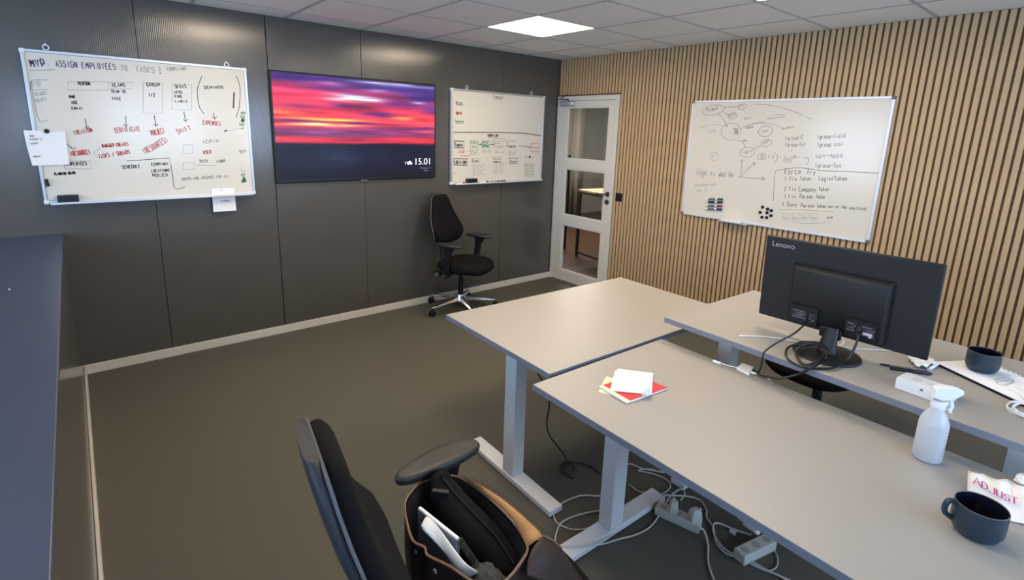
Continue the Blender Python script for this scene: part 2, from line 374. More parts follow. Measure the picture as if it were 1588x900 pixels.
# --- hall seen through the door
struct(MB().box(.1, 4.6, -2.2, 3.2, -.08, -.002).build('floor_hall', M['wood']))
struct(MB().box(4.6, 4.7, -2.2, 3.2, -.06, 2.6).build('wall_hall_far', M['hallwall']))
struct(MB().box(.1, 4.7, 3.2, 3.3, -.06, 2.6).build('wall_hall_left', M['hallwall']))
struct(MB().box(.1, 4.6, -2.3, -2.2, -.06, 2.6).build('wall_hall_right', M['hallwall']))
struct(MB().box(.1, 4.6, -2.2, 3.2, 2.6, 2.7).build('ceiling_hall', M['plainwall']))
struct(MB().box(.1, .14, .12, 3.2, -.06, 2.6).build('wall_hall_near', M['hallwall']))
hl = thing('ceiling_light', 'added unseen light panel that brightens the hall beyond the door', 'ceiling light', (1.8, 1.5, 2.598), 0, 'added hall lights')  # unseen lamp added to brighten the hall behind the glass
MB().box(-.3, .3, -.6, .6, -.012, 0).build('diffuser', M['hall_fill'], hl)
MB().box(-.32, .32, -.62, .62, -.008, 0).build('frame', M['whiteplastic'], hl)
cu = [(.35 + k * .03, 3.08 + .035 * math.sin(k * .55) + .018 * math.sin(k * 1.7)) for k in range(118)]
tag(MB().grid([[(x, yy, .02) for x, yy in cu], [(x, yy, 2.55) for x, yy in cu]]).build('curtain', M['hallcurtain'], None, smooth=True, solid=.006, angle=80), 'grey pleated curtain on the far side of the hall behind the glass door', 'curtain')
TZ = .93; A, B = at_z(897, 293.5, TZ), at_z(940, 301.5, TZ); L2 = at_z(931, 305, TZ - .02)
dxy = (B - A); dxy.z = 0; dl = dxy.length; dxy.normalize(); yaw = math.atan2(dxy.y, dxy.x); xl = (L2 - A).dot(dxy)
tb = thing('high_table', 'pale topped high table with dark steel legs in the hall seen through door glass', 'table', (A.x, A.y, 0), yaw)
sy = 1 if Vector((-dxy.y, dxy.x, 0)).x > 0 else -1
def ybox(a, b): return (min(sy * a, sy * b), max(sy * a, sy * b))
MB().box(-.005, .9, *ybox(0, .6), TZ - .025, TZ).build('tabletop', M['tabletop'], tb, bevel=.002)
for x in (.0, xl):
    for q in (.005, .55): MB().box(x, x + .032, *ybox(q, q + .032), 0, TZ - .052).build('leg', M['steel'], tb)
MB().box(0, .9, *ybox(.005, .03), TZ - .052, TZ - .0255).box(0, .03, *ybox(.03, .58), TZ - .052, TZ - .0255).build('apron', M['steel'], tb)
MB().box(.033, xl - .001, *ybox(.01, .03), .05, .075).build('stretcher', M['steel'], tb)
tag(MB().box(1.185, 1.215, .935, .965, 0, 1.36).build('floor_stand', M['black'], None, bevel=.004), 'thin black upright post in the hall at left edge of the middle pane', 'post')

# ================================================================== WRITING
GL = {'A': '022952 1545', 'B': '020939484736063645433202', 'C': '48391908031232 3243', 'D': '02092947442202', 'E': '49090242 0636', 'F': '490902 0636', 'G': '483919080312324346 4626', 'H': '0902 4942 0646',
      'I': '2922', 'J': '494332120 3'.replace(' ', ''), 'K': '0902 490542', 'L': '090242', 'M': '0209254942', 'N': '02094249', 'O': '190803123243483919', 'P': '02093948463505', 'Q': '190803123243483919 2451', 'R': '02093948463505 2542',
      'S': '483919080716364543321203', 'T': '0949 2922', 'U': '090312324349', 'V': '092249', 'W': '0912263249', 'X': '0942 4902', 'Y': '092549 2522', 'Z': '09490242',
      '0': '190803123243483919', '1': '182922', '2': '08193948470242', '3': '081939484635 354332120 3'.replace('332120 3', '33 2120').replace(' 2120', '2120'), '4': '390444 3632', '5': '49090636454332 02'.replace(' ', ''), '6': '4808031232434536 1605'.replace(' ', ''), '9': '463616 0708193948 4642'.replace(' ', ''),
      'a': '4536160503123243 4642', 'b': '0902 0516364543321203', 'c': '45361605031232 43'.replace(' ', ''), 'd': '4942 4536160503123243', 'e': '04444536160503123243', 'f': '392822 1636', 'g': '4536160503123243 46413010', 'h': '0902 05163645 4542', 'i': '2622 2829',
      'j': '26211000 2829', 'k': '0902 460442', 'l': '2922', 'm': '0602 05162522 25364542', 'n': '0602 0516364542', 'o': '160503123243453616', 'p': '0600 0516364543321203', 'q': '4640 4536160503123243', 'r': '0602 041636', 's': '453616051434433212 03'.replace(' ', ''),
      't': '282332 1636', 'u': '0603123243 4642', 'v': '062246', 'w': '0612253246', 'x': '0642 4602', 'y': '0623 4610', 'z': '06460242',
      ':': '2322 2625', '.': '2223', ',': '2311', ';': '2625 2311', '!': '2924 2322', '/': '4902', '-': '1535', '>': '0545 364534', '(': '39171432', ')': '19373412', '=': '1646 1444', '+': '2624 1535', '~': '05163445', '*': '2725', '|': '2912'}
class Plane:
    """a flat written surface: origin, right, up, normal; ink lies .6 mm proud of it"""
    def __init__(s, o, r, u, nrm, px): s.o, s.r, s.u, s.n, s.px = Vector(o), Vector(r), Vector(u), Vector(nrm), px; s.ink = {}
    def pt(s, u, v): p = s.px(u, v) - s.o; return (p.dot(s.r), p.dot(s.u))
    def line(s, pts, ink='inkblack', w=.005, n=5, straight=False):
        P = [s.pt(*p) for p in pts]
        if not straight and len(P) > 2: P = [(q.x, q.y) for q in spline([(a, b, 0) for a, b in P], n)]
        s.ink.setdefault(ink, []).append((P, w))
    def ell(s, u, v, a, b, ink='inkgrey', w=.005, tilt=0, a0=0, a1=2 * PI):
        pts = []
        for k in range(25):
            t = a0 + (a1 - a0) * k / 24; x, y_ = a * math.cos(t), b * math.sin(t)
            pts.append((u + x * math.cos(tilt) - y_ * math.sin(tilt), v + x * math.sin(tilt) + y_ * math.cos(tilt)))
        s.line(pts, ink, w, straight=True)
    def rect(s, u0, v0, u1, v1, ink='inkblack', w=.004, k=0.0): s.line([(u0, v0), (u1, v0 + k), (u1, v1 + k), (u0, v1), (u0, v0)], ink, w, straight=True)
    def text(s, t, p0, p1, hpx, ink='inkblack', w=.005, jit=.35, skew=False):
        a, b = s.pt(*p0), s.pt(*p1); tp = s.pt(p0[0], p0[1] - hpx); h = max(.004, tp[1] - a[1]); d = Vector((b[0] - a[0], b[1] - a[1])); L = d.length; d.normalize(); e = Vector((-d.y, d.x))
        if skew: e = Vector((tp[0] - a[0], tp[1] - a[1])); h = e.length; e.normalize()
        adv = L / max(1, len(t)); sx = adv * .72 / 5; sz = h / 7; rnd = random.Random(t)
        for k, ch in enumerate(t):
            if ch not in GL: continue
            for st in GL[ch].split():
                pts = [(int(st[i]), int(st[i + 1])) for i in range(0, len(st) - 1, 2)]
                Q = []
                for x, y_ in pts:
                    X = k * adv + (x + rnd.uniform(-jit, jit)) * sx; Y = (y_ - 2 + rnd.uniform(-jit, jit)) * sz
                    q = Vector(a) + d * X + e * Y; Q.append((q.x, q.y))
                if len(Q) > 3: Q = [(q.x, q.y) for q in spline([(x, y_, 0) for x, y_ in Q], 3)]
                s.ink.setdefault(ink, []).append((Q, w))
    def emit(s, parent, lift=.0006, names=None):
        for ink, L in s.ink.items():
            m = MB()
            for P, w in L:
                n = len(P)
                if n < 2: continue
                l, r = [], []
                for i in range(n):
                    dx = P[min(i + 1, n - 1)][0] - P[max(i - 1, 0)][0]; dy = P[min(i + 1, n - 1)][1] - P[max(i - 1, 0)][1]; q = math.hypot(dx, dy) or 1
                    ox, oy = -dy / q * w / 2, dx / q * w / 2
                    l.append(s.o + s.r * (P[i][0] + ox) + s.u * (P[i][1] + oy) + s.n * lift); r.append(s.o + s.r * (P[i][0] - ox) + s.u * (P[i][1] - oy) + s.n * lift)
                m.grid([l, r])
            o = m.build('writing', M[ink], parent, world=True)
            o['kind'] = 'stuff'
            o['label'] = ink.replace('ink', '') + ' handwriting'
def font_mesh(name, text, size, m, parent, mtx, extrude=.0003):
    cu = bpy.data.curves.new(name, 'FONT'); cu.body = text; cu.size = size; cu.extrude = extrude
    o = bpy.data.objects.new(name, cu); COL.objects.link(o)
    dg = bpy.context.evaluated_depsgraph_get(); me = bpy.data.meshes.new_from_object(o.evaluated_get(dg)); bpy.data.objects.remove(o)
    me.name = name; me.transform(mtx); me.materials.clear(); me.materials.append(m)
    q = bpy.data.objects.new(name, me); COL.objects.link(q); q.parent = parent; return q

# ------------------------------------------------------------------ whiteboards
def board_front(label, x0, x1, z0, z1, y=-.030):
    t = thing('whiteboard', label, 'whiteboard', ((x0 + x1) / 2, 0, z0)); hw = (x1 - x0) / 2; hh = z1 - z0
    MB().box(-hw + .008, hw - .008, y, -.010, .008, hh - .008).build('writing_surface', M['board'], t)
    f = .018
    for a in (MB().box(-hw + .02, hw - .02, y - .006, -.006, hh - f, hh), MB().box(-hw, -hw + f, y - .006, -.006, .02, hh - .02), MB().box(hw - f, hw, y - .006, -.006, .02, hh - .02)):
        a.build('frame', M['alu'], t, bevel=.003)
    MB().box(-hw + .02, hw - .02, y - .006, -.006, 0, f).box(-hw + .03, hw - .03, y - .060, y - .006, 0, .006).box(-hw + .03, hw - .03, y - .060, y - .056, .006, .012).build('pen_tray', M['alu2'], t, bevel=.002)
    for sx in (-1, 1):
        for z in (0, hh):
            q = (hw - .026, hw + .002) if sx > 0 else (-hw - .002, -hw + .026); w = (-.002, .026) if z == 0 else (hh - .026, hh + .002)
            MB().box(q[0], q[1], y - .009, -.004, *w).build('corner_cap', M['whiteplastic'], t, bevel=.006)
    return t
def hook(t, x, z):
    MB().lathe([(.011, 0), (.017, .0), (.017, .008), (.011, .008)], seg=16, mtx=Matrix.Rotation(PI / 2, 4, 'X'), c=(x, -.004, z)).box(x - .004, x + .004, -.012, 0, z + .012, z + .022).build('wall_hook', M['alu2'], t, world=True, bevel=.001)
YS = -.030
w1 = board_front('large whiteboard filled with diagrams, left of the television', -4.388, -3.190, 1.153, 2.057)
hook(w1, -4.27, 2.075); hook(w1, -3.31, 2.071)
w2 = board_front('whiteboard with a ruled timetable between the television and the door', -1.444, -.245, 1.150, 2.046)
hook(w2, -1.25, 2.064); hook(w2, -.42, 2.064)
P1 = Plane((-4.388, YS, 1.153), (1, 0, 0), (0, 0, 1), (0, -1, 0), lambda u, v: at_y(u, v, YS))
T1 = P1.text
T1('MVP', (49, 104), (74, 103.5), 11, 'inkblue', .007); P1.line([(74.5, 101), (75.5, 101)], 'inkblue', .006); P1.line([(45, 109), (65, 109), (85, 108)], 'inkgrey', .005)
T1('ASSIGN', (87, 103), (122, 105.5), 9.5, 'inkblue', .0045); T1('EMPLOYEES', (128, 105.5), (182, 108), 8.5, 'inkblue', .0045); T1('TO', (188, 109), (200, 110), 8, 'inkgrey', .005); T1('TASKS', (211, 111), (242, 113), 8, 'inkgrey', .005)
P1.line([(247, 103), (248, 107), (247.5, 111)], 'inkgrey', .005); P1.line([(248, 113.5), (249, 114.5)], 'inkblack', .012); T1('COMPLIANT', (260, 110), (291, 109), 5.5, 'inkgrey', .004)
P1.line([(47, 140), (50, 125), (75, 124)], 'inkpale', .004); T1('TIP', (51, 135.5), (67, 134), 9, 'inkgrey', .004); P1.line([(47, 127), (60, 185), (75, 186)], 'inkpale', .004); P1.line([(50, 140), (74, 139)], 'inkpale', .003)
T1('START', (55, 149), (74, 147), 5, 'inkgrey', .0035); T1('SHIFT', (56, 159), (75, 156), 5, 'inkgrey', .0035)
# what shows faintly in the middle of the board
for txt, a, b, h, ink in (('PERSON', (122, 132), (141, 132), 5, 'inkblack'), ('TEAMS', (174, 135), (196, 134), 5, 'inkblack'), ('GROUP', (228, 134), (250, 134), 5, 'inkblack'), ('SKILLS', (272, 137), (290, 136), 5, 'inkblack'), ('DEMANDS', (317, 138), (348, 137), 4, 'inkblack'),
                          ('NAME', (108, 152), (118, 152), 4, 'inkblack'), ('AGE', (111, 161), (122, 161), 4, 'inkblack'), ('EMAIL', (112, 170), (130, 170), 4, 'inkblack'), ('TEAM ID', (173, 144), (196, 144), 4, 'inkblack'), ('TITLE', (174, 155), (189, 155), 4, 'inkblack'), ('LEVEL', (271, 145), (285, 145), 4, 'inkblack'), ('TYPE', (271, 152), (284, 152), 4, 'inkblack'), ('LIMIT', (272, 159), (292, 160), 4, 'inkblack'), ('1/2', (231, 150), (242, 150), 5, 'inkblack'),
                          ('LOCATION', (116, 209), (145, 204), 6, 'inkred'), ('CERTIFICATE', (179, 206), (219, 203), 7, 'inkred'), ('PROJECT', (236, 211), (257, 206), 8, 'inkred'), ('SHIFT', (276, 208), (298, 201), 7, 'inkred'), ('EXPENSES', (315, 193), (343, 195), 6, 'inkred'),
                          ('(RESOURCE)', (111, 242), (141, 239), 7, 'inkred'), ('MANAGER CREATES', (159, 229), (200, 226), 5, 'inkred'), ('TASKS / SQUADS', (154, 246), (203, 238), 6, 'inkred'), ('(RESOURCES)', (226, 239), (262, 219), 8, 'inkred'),
                          ('EMPLOYEES', (104, 257), (136, 256), 5, 'inkblack'), ('PLANNING BOARD', (85, 272), (118, 270), 4, 'inkblack'), ('SCHEDULE', (190, 262), (219, 260), 5, 'inkblack'), ('COMPANY', (235, 257), (262, 256), 4, 'inkblack'), ('LOCATIONS', (235, 267), (264, 266), 4, 'inkblack'), ('ROLES', (237, 274), (262, 273), 4, 'inkblack'),
                          ('ADMIN', (315, 223), (341, 221), 6, 'inkgrey'), ('USER', (316, 239), (329, 238), 5, 'inkred'), ('SWAPS AND ABSENCE FOR ALL', (282, 280), (356, 275), 4, 'inkgrey'), ('ROSTER', (310, 252), (323, 252), 4, 'inkgrey'), ('CALENDAR', (336, 253), (350, 251), 4, 'inkgrey')):
    T1(txt, a, b, h, ink, .0042)
for c in ((132, 184, 135, 200), (195, 180, 195, 197), (239, 179, 242, 196), (285, 173, 288, 189), (331, 175, 333, 185), (90, 212, 114, 232)):
    P1.line([c[:2], c[2:]], 'inkblack', .004); P1.line([(c[2] - 4, c[3] - 4), c[2:], (c[2] + 3, c[3] - 4)], 'inkblack', .004, straight=True)
P1.rect(105, 127, 168, 140, 'inkgrey', .003); P1.rect(222, 128, 252, 175, 'inkgrey', .003, 1); P1.rect(267, 130, 297, 170, 'inkgrey', .003, 1); P1.rect(168, 128, 206, 138, 'inkgrey', .003)
P1.line([(313, 118), (306, 140), (309, 165), (317, 177)], 'inkblack', .004); P1.line([(366, 117), (372, 135), (371, 165), (366, 183)], 'inkblack', .004); P1.line([(363, 143), (362, 168)], 'inkblack', .009)
P1.rect(100, 250, 141, 262, 'inkgrey', .004); P1.line([(60, 256), (82, 255), (98, 254), (100, 260)], 'inkgrey', .004); P1.line([(196, 250), (263, 245), (266, 262), (270, 291), (275, 294), (287, 290)], 'inkblack', .004, straight=True)
P1.line([(145, 237), (157, 229)], 'inkgrey', .003); P1.line([(145, 238), (152, 244)], 'inkgrey', .003); P1.rect(284, 225, 299, 238, 'inkgrey', .003); P1.rect(284, 252, 301, 263, 'inkgrey', .003); P1.line([(305, 256), (335, 257)], 'inkgrey', .003); P1.line([(348, 204), (374, 199)], 'inkgrey', .003); P1.line([(348, 204), (352, 202)], 'inkblack', .010)
T1('LEADS', (377, 200), (380, 172), 5, 'inkgreen', .006); T1('ok', (377, 190), (381, 185), 6, 'inkgreen', .006); T1('Max', (375, 239), (383, 234), 7, 'inkpale', .004); T1('ADD', (376, 284), (383, 281), 5, 'inkgreen', .007); T1('32', (376, 277), (382, 275), 6, 'inkgreen', .005); T1('S:', (379, 270), (384, 266), 8, 'inkgrey', .003)
P1.emit(w1)
P2 = Plane((-1.444, YS, 1.150), (1, 0, 0), (0, 0, 1), (0, -1, 0), lambda u, v: at_y(u, v, YS))
def C2(x, y_): return (695 + x * 155 / 872, 130 + y_ * 160 / 900)
def t2(t, x0, y0, x1, y1, h, ink='inkblack', w=.006): P2.text(t, C2(x0, y0), C2(x1, y1), h * 160 / 900, ink, w * .75)
def l2(pts, ink='inkblack', w=.005, **k): P2.line([C2(*p) for p in pts], ink, w, **k)
def b2(x0, y0, x1, y1, ink='inkblack', w=.006): l2([(x0, y0), (x1, y0 + (x1 - x0) * .02), (x1, y1 + (x1 - x0) * .02), (x0, y1), (x0, y0)], ink, w, straight=True)
t2('Timeout', 388, 124, 485, 130, 28); l2([(390, 134), (482, 140)], 'inkgrey')
t2('Motor', 68, 176, 134, 180, 26, 'inkblue'); l2([(68, 183), (132, 186)], 'inkblue'); t2('Admin', 66, 262, 120, 262, 24, 'inkred', .008); l2([(66, 268), (118, 264)], 'inkred'); t2('Employee', 62, 334, 136, 336, 20, 'inkgreen'); l2([(64, 344), (134, 344)], 'inkgreen')
l2([(46, 423), (300, 424), (620, 430), (810, 452)], 'inkblack', .008)
t2('WORKFLOW', 346, 462, 440, 462, 20, 'inkblack', .009); l2([(350, 470), (430, 468)], 'inkgrey')
b2(52, 500, 138, 558, 'inkblack', .009); t2('Tasks', 62, 546, 130, 546, 30, 'inkblack', .010); b2(50, 654, 166, 708, 'inkblack', .008); t2('LOCATIONS', 56, 696, 164, 698, 24, 'inkblack', .009)
for x0, x1, ink in ((190, 260, 'inkgreen'), (295, 366, 'inkgreen'), (400, 476, 'inkgrey'), (522, 590, 'inkgrey')):
    b2(x0, 500, x1, 556, ink, .006)
t2('Create', 198, 522, 258, 522, 16, 'inkgreen'); t2('tasks', 200, 548, 246, 548, 14, 'inkgrey'); t2('Assign', 300, 518, 352, 518, 14, 'inkgreen'); t2('EMPLOY', 302, 548, 362, 548, 16, 'inkgreen', .010); t2('Check', 406, 524, 460, 524, 14, 'inkgrey'); t2('status', 404, 546, 474, 548, 12, 'inkpale'); t2('Complete', 528, 552, 592, 552, 16, 'inkblack')
l2([(260, 530), (292, 530)], 'inkgreen', .007); l2([(368, 530), (398, 530)], 'inkgreen', .007); l2([(284, 524), (294, 530)], 'inkgreen', .016); l2([(392, 526), (400, 532)], 'inkblack', .014); l2([(482, 538), (518, 540)], 'inkgrey', .006); l2([(512, 538), (520, 541)], 'inkblack', .012)
l2([(372, 515), (400, 485), (450, 478), (500, 490), (518, 530)], 'inkgrey', .006); l2([(612, 540), (722, 552)], 'inkgreen', .006); l2([(700, 556), (790, 560)], 'inkred', .006); b2(724, 522, 792, 594, 'inkred', .006)
t2('review!', 92, 600, 146, 600, 14, 'inkred'); t2('is it ok', 90, 582, 144, 582, 10, 'inkred', .004); t2('do the work', 112, 630, 186, 634, 10, 'inkred', .004); l2([(160, 590), (200, 585), (240, 600), (262, 618)], 'inkgrey', .004)
for (x, y_, w, n_) in ((192, 578, 76, 4), (298, 584, 86, 2), (408, 590, 94, 2), (526, 590, 74, 3)):
    for k in range(n_): t2('aobc tensor'[:8 + k], x, y_ + 14 * k, x + w * (1 - .12 * k), y_ + 14 * k, 9, 'inkgrey', .0045)
b2(206, 650, 276, 688, 'inkgrey', .005); t2('Event', 212, 682, 274, 682, 24); b2(386, 640, 470, 688, 'inkgrey', .005); t2('Manager', 394, 662, 468, 662, 16, 'inkgrey'); t2('repeats', 394, 686, 460, 686, 14, 'inkblack'); b2(532, 648, 608, 696, 'inkblack', .006); t2('Rooms', 540, 684, 604, 686, 16, 'inkblack')
for k in range(7): t2('- set up the rota'[:17 - k % 3 * 3], 200, 714 + 14 * k, 320 - 12 * (k % 3), 710 + 14 * k, 9, 'inkgrey', .0045)
for k in range(6): t2('- plan the days'[:15 - k % 3 * 2], 388, 706 + 15 * k, 494 - 10 * (k % 3), 706 + 15 * k, 9, 'inkgrey', .0045)
for k in range(7): t2('notes and todo'[:14 - k % 2 * 3], 670, 712 + 14 * k, 744, 714 + 14 * k, 9, 'inkgrey', .0055)
b2(668, 698, 746, 806, 'inkpale', .004); l2([(674, 642), (682, 640)], 'inkblack', .012); l2([(690, 640), (746, 640)], 'inkgrey', .004); t2('ok', 56, 786, 76, 786, 12, 'inkgrey'); l2([(636, 612), (622, 640)], 'inkgrey', .004)
P2.emit(w2)
def C4(x, y_): return (1040 + x * .3, 130 + y_ * .3)
XS = -.034
w3 = thing('whiteboard', 'wide whiteboard on the wooden slat wall above the monitor', 'whiteboard', (-.0215, -2.4055, .990)); hw, hh = .7365, .986
rot = lambda m: m
MB().box(XS + .0215, .0, -hw + .008, hw - .008, .008, hh - .008).build('writing_surface', M['board'], w3)
f = .018; fx = XS + .0215 - .005
for a in (MB().box(fx, 0, -hw + .022, hw - .022, hh - f, hh), MB().box(fx, 0, -hw, -hw + f, .022, hh - .022), MB().box(fx, 0, hw - f, hw, .022, hh - .022), MB().box(fx, 0, -hw + .022, hw - .022, 0, f)): a.build('frame', M['alu2'], w3, bevel=.002)
for sx in (-1, 1):
    for z in (0, hh):
        q = (hw - .022, hw) if sx > 0 else (-hw, -hw + .022); w = (0, .022) if z == 0 else (hh - .022, hh)
        MB().box(fx - .003, 0, *q, *w).build('corner_cap', M['greyplastic'], w3, bevel=.003)
MB().box(fx - .05, fx - .001, .11, .36, -.006, .0).build('pen_tray', M['alu'], w3, bevel=.002)
MB().box(fx - .06, fx - .001, .155, .325, .001, .022).build('tray_clip', M['whiteplastic'], w3, bevel=.004)
P3 = Plane((XS, -1.669, .990), (0, -1, 0), (0, 0, 1), (-1, 0, 0), lambda u, v: at_x(u, v, XS))
def t3(t, x0, y0, x1, y1, h, ink='inkgrey', w=.006): P3.text(t, C4(x0, y0), C4(x1, y1), h * .3, ink, w * .8)
def l3(pts, ink='inkgrey', w=.005, **k): P3.line([C4(*p) for p in pts], ink, w, **k)
def e3(x, y_, a, b, tilt=0, ink='inkgrey', w=.005): P3.ell(*C4(x, y_), a * .3, b * .3, ink, w, tilt)
e3(222, 136, 58, 24, -.2); t3('Pyramid', 188, 146, 246, 134, 20); e3(370, 118, 24, 13, -.2); t3('PV', 354, 124, 384, 120, 14); e3(320, 166, 24, 16, -.3); t3('SSP', 302, 174, 340, 166, 16)
l3([(280, 122), (348, 118)]); l3([(268, 140), (302, 168)]); l3([(244, 152), (275, 185), (290, 222)]); l3([(284, 214), (290, 224), (294, 213)])
e3(312, 248, 52, 44, -.1, 'inkpale', .004); t3('new', 324, 238, 352, 238, 12, 'inkgrey', .007); t3('task', 328, 250, 354, 250, 11); t3('AB', 326, 262, 354, 262, 11, 'inkgrey', .007); t3('Token', 386, 234, 430, 228, 16); e3(490, 246, 37, 27, -.15, 'inkgrey', .006); t3('fast', 470, 254, 510, 248, 16)
e3(396, 354, 38, 25, -.15); t3('login', 372, 362, 424, 350, 14); e3(496, 306, 27, 18, -.2); t3('APP', 478, 314, 514, 302, 14); l3([(430, 336), (470, 318)]); l3([(345, 290), (375, 305), (385, 332)], 'inkpale'); t3('see', 372, 298, 396, 296, 12, 'inkpale'); e3(226, 376, 22, 20, 0, 'inkpale', .004); t3('or', 214, 380, 236, 376, 10, 'inkgrey')
l3([(355, 235), (420, 210), (500, 205), (560, 220), (580, 236)], 'inkpale', .004); l3([(400, 215), (450, 200), (490, 198)], 'inkpale', .004); t3('event', 582, 236, 640, 228, 14, 'inkpale'); t3('data >', 380, 186, 440, 180, 16, 'inkfaint'); l3([(500, 184), (590, 168)], 'inkpale'); l3([(500, 180), (540, 160), (580, 160), (590, 168)], 'inkfaint')
l3([(430, 106), (520, 112), (620, 138), (690, 165)], 'inkpale', .004); l3([(700, 170), (730, 184)], 'inkpale', .005); t3('work', 148, 232, 194, 222, 14, 'inkfaint'); t3('free', 200, 256, 236, 246, 14, 'inkfaint'); l3([(200, 210), (260, 215)], 'inkfaint')
l3([(362, 482), (366, 440), (368, 404)], 'inkgrey', .006); l3([(364, 406), (370, 392), (373, 406)], 'inkgrey', .006); l3([(362, 482), (400, 440), (436, 410)], 'inkgrey', .006); l3([(422, 412), (437, 408), (432, 424)], 'inkgrey', .006); l3([(350, 482), (420, 488), (486, 492)], 'inkgrey', .006); l3([(470, 482), (487, 492), (468, 498)], 'inkgrey', .006)
t3('(20)', 452, 396, 500, 388, 30, 'inkgrey'); t3('ry', 506, 384, 542, 380, 22); l3([(536, 358), (552, 372), (548, 396), (536, 406)], 'inkgrey'); t3('*', 560, 390, 580, 388, 20); t3('f(s)', 584, 410, 632, 406, 34); t3('M+', 634, 392, 676, 388, 22); l3([(690, 384), (710, 384), (712, 404), (700, 420)], 'inkgrey')
t3('Algo:', 134, 472, 200, 474, 36, 'inkgrey', .008); t3('sy', 204, 472, 236, 474, 24); t3('what the', 250, 480, 326, 482, 28, 'inkgrey', .007); t3('Documented', 128, 530, 234, 526, 14, 'inkpale', .004); t3('info fi', 132, 560, 192, 556, 14, 'inkpale', .004)
t3('(group>C', 592, 290, 690, 286, 20); t3('(group>Tof', 592, 324, 700, 322, 20); t3('+1', 610, 352, 634, 352, 16); t3('fgroup>field', 758, 284, 906, 278, 22); t3('fgroup cost', 758, 326, 898, 320, 22); t3('opn>Apps', 752, 382, 896, 380, 24); t3('fgroup>Sys', 746, 432, 886, 432, 22)
l3([(530, 606), (534, 540), (540, 460), (570, 446), (650, 434), (720, 440), (790, 450), (930, 455), (1080, 463)], 'inkgrey', .006)
t3('Force', 590, 468, 680, 466, 30, 'inkgrey', .008); t3('Try', 704, 466, 752, 470, 26, 'inkgrey', .008); t3('1 Fix', 590, 502, 656, 500, 20, 'inkgrey', .007); t3('Token', 670, 500, 730, 500, 20, 'inkgrey', .007); t3('Login/Token', 766, 500, 916, 500, 22, 'inkgrey', .007)
t3('2 Fix', 588, 552, 652, 554, 20, 'inkgrey', .007); t3('Company', 664, 556, 754, 558, 24, 'inkgrey', .007); t3('Token', 766, 554, 822, 554, 18, 'inkgrey', .007); t3('3 Fix', 586, 590, 650, 590, 18, 'inkgrey', .007); t3('Person', 668, 592, 738, 594, 22, 'inkgrey', .007); t3('Token', 752, 592, 800, 594, 18, 'inkgrey', .007)
t3('4 Deny', 576, 632, 656, 636, 22, 'inkgrey', .007); t3('Person', 674, 638, 746, 640, 20, 'inkgrey', .007); t3('Token', 756, 640, 806, 642, 18, 'inkgrey', .007); t3('out of the', 816, 640, 912, 646, 16, 'inkgrey', .007); t3('method', 926, 650, 1016, 654, 18, 'inkgrey', .007)
for k in range(4): P3.rect(*C4(580 + 48 * k, 672), *C4(618 + 48 * k, 706), 'inkfaint', .004); t3('done', 584 + 48 * k, 700, 614 + 48 * k, 700, 14, 'inkfaint', .004)
l3([(560, 652), (660, 652), (800, 660), (850, 664)], 'inkfaint'); l3([(620, 716), (720, 722), (830, 714)], 'inkfaint'); t3('sum', 808, 698, 842, 696, 16, 'inkpale', .006)
P3.emit(w3)
# magnets and pens on the slat-wall board
MAGP = [('topmost', 476, 638), ('upper middle', 502, 648), ('upper right', 521, 656), ('leftmost', 464, 665), ('centre', 499, 667), ('right', 519, 682), ('lower left', 473, 690), ('lowest', 497, 692)]
m0 = None
for nm, x, y_ in MAGP:
    p = at_x(*C4(x, y_), XS)
    if m0 is None: m0 = MB().lathe([(.0125, 0), (.0125, .006), (.010, .008)], seg=20, mtx=Matrix.Rotation(-PI / 2, 4, 'Y'), cap0=True, cap1=True).build('magnet', M['black'], None, smooth=True); o = m0
    else: o = m0.copy(); COL.objects.link(o)
    o.location = p + Vector((-.0002, 0, 0)); tag(o, 'small round black magnet, %s of the cluster on the slat wall whiteboard' % nm, 'magnet', 'black magnets on the slat wall whiteboard')
for k, (cn, cc, ya, yb) in enumerate((('green', (.10, .32, .26), 595, 597), ('black', (.06, .06, .07), 611, 613), ('red', (.62, .16, .28), 630, 632), ('blue', (.12, .14, .42), 647, 650))):
    a = at_x(*C4(185 - k * 1.5, ya), XS - .010); b = at_x(*C4(270 - k * 2, yb), XS - .010); d = b - a; cmat = mat('marker_cap_' + cn, cc, .35)
    t = thing('marker', 'white board marker with %s cap stuck on the slat wall whiteboard' % cn, 'marker', a, 0, 'markers stuck on the slat wall whiteboard')
    MB().tube([(0, 0, 0), d * .02, d * .7], [.006, .0085, .0085], 12).build('barrel', M['whiteplastic'], t, smooth=True)
    MB().tube([d * .15, d * .55], .0089, 12).build('label_band', cmat if k == 1 else M['label'], t, smooth=True)
    MB().tube([d * .7, d * .97, d], [.0095, .009, .006], 12).build('cap', cmat, t, smooth=True)
# erasers, pens and notes on the dark-wall boards
def eraser(x0, x1, zb, label, y=-.064):
    t = thing('board_eraser', label, 'eraser', ((x0 + x1) / 2, y, zb)); w = (x1 - x0) / 2
    MB().box(-w, w, -.022, .026, .009, .048).build('body', M['blackplastic'], t, bevel=.004)
    MB().box(-w + .002, w - .002, -.020, .024, 0, .009).build('felt', M['greyplastic'], t)
eraser(-4.325, -4.222, 1.159, 'black felt eraser on the tray of the large left whiteboard'); eraser(-1.272, -1.158, 1.156, 'black felt eraser on the tray of the timetable whiteboard')
def pen_on_tray(x, dx, z, cbody, ccap, label, group):
    t = thing('marker', label, 'marker', (x, -.080, z), 0, group)
    MB().tube([(0, 0, 0), (dx * .72, 0, 0)], .0085, 10).build('barrel', cbody, t, smooth=True); MB().tube([(dx * .72, 0, 0), (dx, 0, 0)], [.0095, .0085], 10).build('cap', ccap, t, smooth=True)
G2 = 'markers on the timetable board tray'
